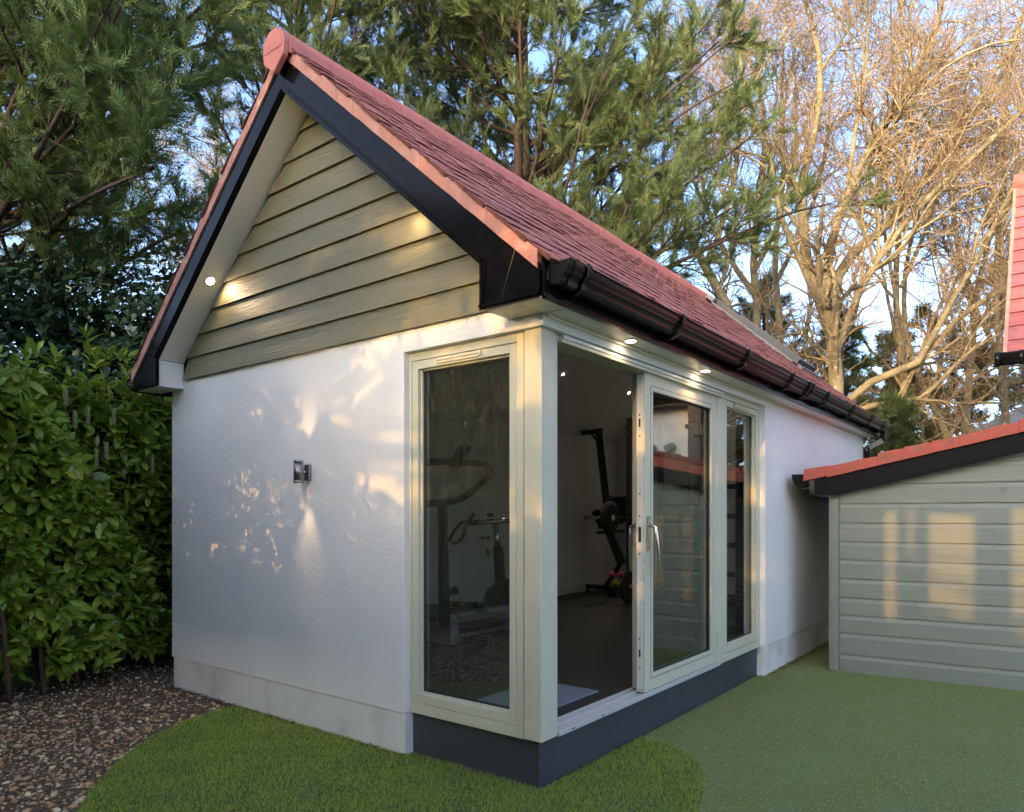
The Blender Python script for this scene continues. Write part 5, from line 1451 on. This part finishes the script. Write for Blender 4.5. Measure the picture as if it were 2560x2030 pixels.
# ================================================================== BEHIND THE VIEWPOINT (unseen, added to cast dappled shade and fill reflections)
bh = thing('added_shade_hedge', 'unseen laurel hedge added behind the viewpoint to shade the lower gable', 'hedge', (-1.5, -9.4, GZ))  # unseen, added to keep low sun off the lower wall
n = 2600
p = np.column_stack([rng.uniform(-7, 5.2, n), -9.0 - rng.exponential(.25, n).clip(0, .8), rng.uniform(.1, 1, n) * 2.78])
p[:, 1] += .1 * np.sin(p[:, 0] * 3)
p[:, 2] *= 1 + .035 * np.sin(p[:, 0] * 5)
dd = unit(np.array([0, .8, .4]) + rng.normal(0, .4, p.shape))
lp, lr, ls = rosette(p, dd, 6, (.11, .17))
V, F = scatter(LOWV, LOWF, lr, lp, ls); npmesh('foliage', V, F, M['laurel'], bh, True)['kind'] = 'stuff'
MB().box(-7, 5.2, -9.75, -9.45, GZ - .05, 2.55).build('inner_growth', M['ivy'], bh)
ot = thing('added_evergreen', 'unseen evergreen added behind the viewpoint with its crown shaped to dapple the gable', 'tree', (-5.2, -10.0, GZ))  # unseen, added to block the sun around a dappled gap
V, F = polytubes(spline([(-5.2, -10, -.1), (-5.1, -10, 2.5), (-4.6, -10, 5.5), (-4.4, -10, 8)], 12)[None], np.linspace(.25, .05, 12)[None], 10)
npmesh('trunk', V, F, M['bark'], ot, True)
pp = []
def cloud(cx, cz, rx, rz, n, ry=.8):
    u = unit(rng.normal(0, 1, (n, 3))) * rng.uniform(.15, 1.0, (n, 1)) ** .6
    pp.append(np.array([cx, -9.8, cz + .5]) + u * np.array([rx, ry, rz]))
cloud(-3.9, 4.8, 2.6, 2.8, 1500); cloud(-5.2, 2.7, 2.0, 1.2, 600); cloud(-1.3, 5.0, 1.6, .85, 420); cloud(.6, 4.95, 1.5, .75, 380); cloud(-2.6, 6.6, 2.6, 1.4, 600); cloud(-6.0, 3.4, 1.8, 1.7, 500)
cloud(-.75, 3.9, .35, .35, 30); cloud(-1.7, 3.9, .8, .5, 110); cloud(.2, 2.3, 1.2, .22, 60, .4); cloud(1.9, 4.9, .9, .7, 220); cloud(1.75, 3.2, .28, .9, 90); cloud(2.7, 4.3, 1.2, .75, 380); cloud(4.4, 3.2, 1.0, 2.2, 600); cloud(1.0, 5.6, 2.6, .8, 500)
# leaf clumps added in the gap to break up the sunlight
for i in range(26):
    c = np.array([rng.uniform(-1.15, 1.0), rng.uniform(-7.6, -6.6), rng.uniform(2.35, 4.3)])
    pp.append(c + rng.normal(0, 1, (int(rng.integers(5, 14)), 3)) * np.array([.13, .1, .11]))
p = np.concatenate(pp)
lp, lr, ls = rosette(p, unit(rng.normal(0, 1, p.shape)), 5, (.17, .28))
V, F = scatter(LOWV, LOWF, lr, lp, ls); npmesh('crown', V, F, M['laurel'], ot, True)['kind'] = 'stuff'
st = [spline([(-4.8, -10, 3.5), ((-4.8 + q[0]) / 2, -10, (4 + q[2]) / 2), tuple(q)], 8) for q in p[::90]]
V, F = polytubes(np.array(st), np.tile(np.linspace(.05, .012, 8), (len(st), 1)), 6); npmesh('branches', V, F, M['bark'], ot, True)['kind'] = 'stuff'
# unseen board screen added so its openings cast sun patches on the shed
scn = thing('sun_mask_screen', 'unseen brown board screen added behind the viewpoint to shape sun patches on the shed', 'screen', (2.4, -4.5, GZ))
op = [(1.67, 1.76, 1.86, 2.84), (1.86, 1.89, 2.44, 2.84), (2.02, 2.35, 1.92, 2.83), (2.62, 3.03, 1.58, 2.89)]
xs = [0.80, 1.08, 1.36, 1.67, 1.76, 1.86, 1.89, 2.02, 2.35, 2.62, 3.03, 3.4, 3.8]
for a, b in zip(xs[:-1], xs[1:]):
    hit = [q for q in op if q[0] <= a + .001 and q[1] >= b - .001]
    mb = MB()
    if hit:
        mb.box(a + .002, b - .002, -4.52, -4.49, GZ, hit[0][2]); mb.box(a + .002, b - .002, -4.52, -4.49, hit[0][3], 3.95)
        mb.build('board', M['fencewood'], scn)
    else:
        mb.box(a + .002, b - .002, -4.52, -4.49, GZ, 3.95); mb.build('board', M['fencewood'], scn)
for z in (.5, 3.2): MB().box(0.80, 3.82, -4.56, -4.521, z, z + .1).build('rail', M['fencewood'], scn)

leafy_mass('added_evergreen', 'unseen dense evergreen added far left behind the viewpoint for the window reflection', 'tree', (-14, -13.0, 4.6), (3.6, 3.0, 4.4), 3600, (.2, .3), M['laurel'], shell=.5)  # unseen, added to darken the reflection in the front window
#leafy_mass('added_evergreen', 'second evergreen tree behind the hedge left of the viewpoint', 'tree', (-12.5, -5.5, 4.2), (2.6, 2.6, 3.6), 2600, (.13, .2), M['laurel'], shell=.5)
pine('golden pine beyond the right edge mirrored in the narrow window', 5.6, 17.5, 9, 1.5, 2.6, 46)
pine('second golden pine beyond the right edge mirrored in the narrow window', 8.4, 20.5, 10, 1.8, 2.8, 46)



nt_ = thing('added_shade_laurel', 'unseen laurel tree added left of the viewpoint and shaped to shade the gable', 'tree', (-3.0, -3.6, GZ))  # unseen, added to shade the left of the gable wall
n = 9500
p = np.column_stack([rng.uniform(-4.8, .2, n), rng.uniform(-3.85, -3.05, n), rng.uniform(.5, 5.2, n)])
zb = [.5, 1.0, 1.35, 1.55, 1.9, 2.2, 2.35, 2.5, 2.75, 3.0, 3.4, 4.0]
xb = [1.0, -.7, -1.15, -1.4, -1.72, -1.80, -1.55, -1.28, -1.05, -1.25, -1.6, -2.1]
tv = -p[:, 1] / .99
xw = p[:, 0] - .09 * tv; zw = p[:, 2] - .158 * tv
lim = np.interp(zw, zb, xb) + .10 * np.sin(zw * 17) + .06 * np.sin(zw * 41 + 1)
keep = (xw < lim) & (zw > .8) & (zw < 3.3 + .3 * np.sin(xw * 4) + np.clip(-1.9 - xw, 0, 1.2))  # crown trimmed so its shadow edge outlines the sun patch
p = p[keep]
lp, lr, ls = rosette(p, unit(rng.normal(0, 1, p.shape) + np.array([.2, .3, .3])), 4, (.11, .19), .06)
V, F = scatter(LOWV, LOWF, lr, lp, ls)
npmesh('crown', V, F, M['laurel'], nt_, True)['kind'] = 'stuff'
tl = spline([(-3.0, -3.6, -.1), (-3.05, -3.55, 1.0), (-2.9, -3.45, 2.2), (-2.8, -3.4, 3.6)], 12)
V, F = polytubes(tl[None], np.linspace(.07, .02, 12)[None], 8); npmesh('trunk', V, F, M['hstem'], nt_, True)
bb_ = [spline([tuple(tl[4 + (i % 7)]), tuple((tl[4 + (i % 7)] + q) / 2 + np.array([0, 0, .1])), tuple(q)], 8) for i, q in enumerate(p[::60])]
V, F = polytubes(np.array(bb_), np.tile(np.linspace(.018, .004, 8), (len(bb_), 1)), 5); npmesh('branches', V, F, M['hstem'], nt_, True)['kind'] = 'stuff'
# fallen leaves and bits on lawn and turf
n = 260
P = np.column_stack([rng.uniform(-2.6, 3.6, n), rng.uniform(-1.9, 4.2, n)])
P = P[in_poly(P, TURFP) | in_poly(P, LAWN)]
V, F = scatter(LOWV, LOWF, frames(rng.normal(0, 1, (len(P), 3)) * np.array([1, 1, .1]), jitter=.25), np.column_stack([P, np.where(in_poly(P, LAWN), GZ + .022, GZ + .008)]), rng.uniform(.008, .03, len(P)))
tag(npmesh('fallen_leaves', V, F, M['chip']), 'tiny dry leaf scraps scattered over the lawn and turf', 'leaf litter', kind='stuff')

hb = thing('added_house', 'unseen white house added behind and right of the viewpoint to dim the shed', 'house', (6.6, -6.5, GZ))  # unseen, added to block sky light from the shed
MB().box(4.0, 11.0, -8.0, -6.0, GZ - .1, 4.6).build('wall', M['render'], hb)
MB().prism([(-5.7, 4.5), (-8.3, 4.5), (-7.0, 6.0)], 'x', 3.8, 11.2).build('roof', M['housetile'], hb)
wb = MB().box(5.0, 6.4, -5.99, -5.96, 1.0, 2.2).build('window', M['frame'], hb)
MB().box(5.06, 6.34, -5.958, -5.95, 1.06, 2.14).build('pane', M['skyglass'], wb)
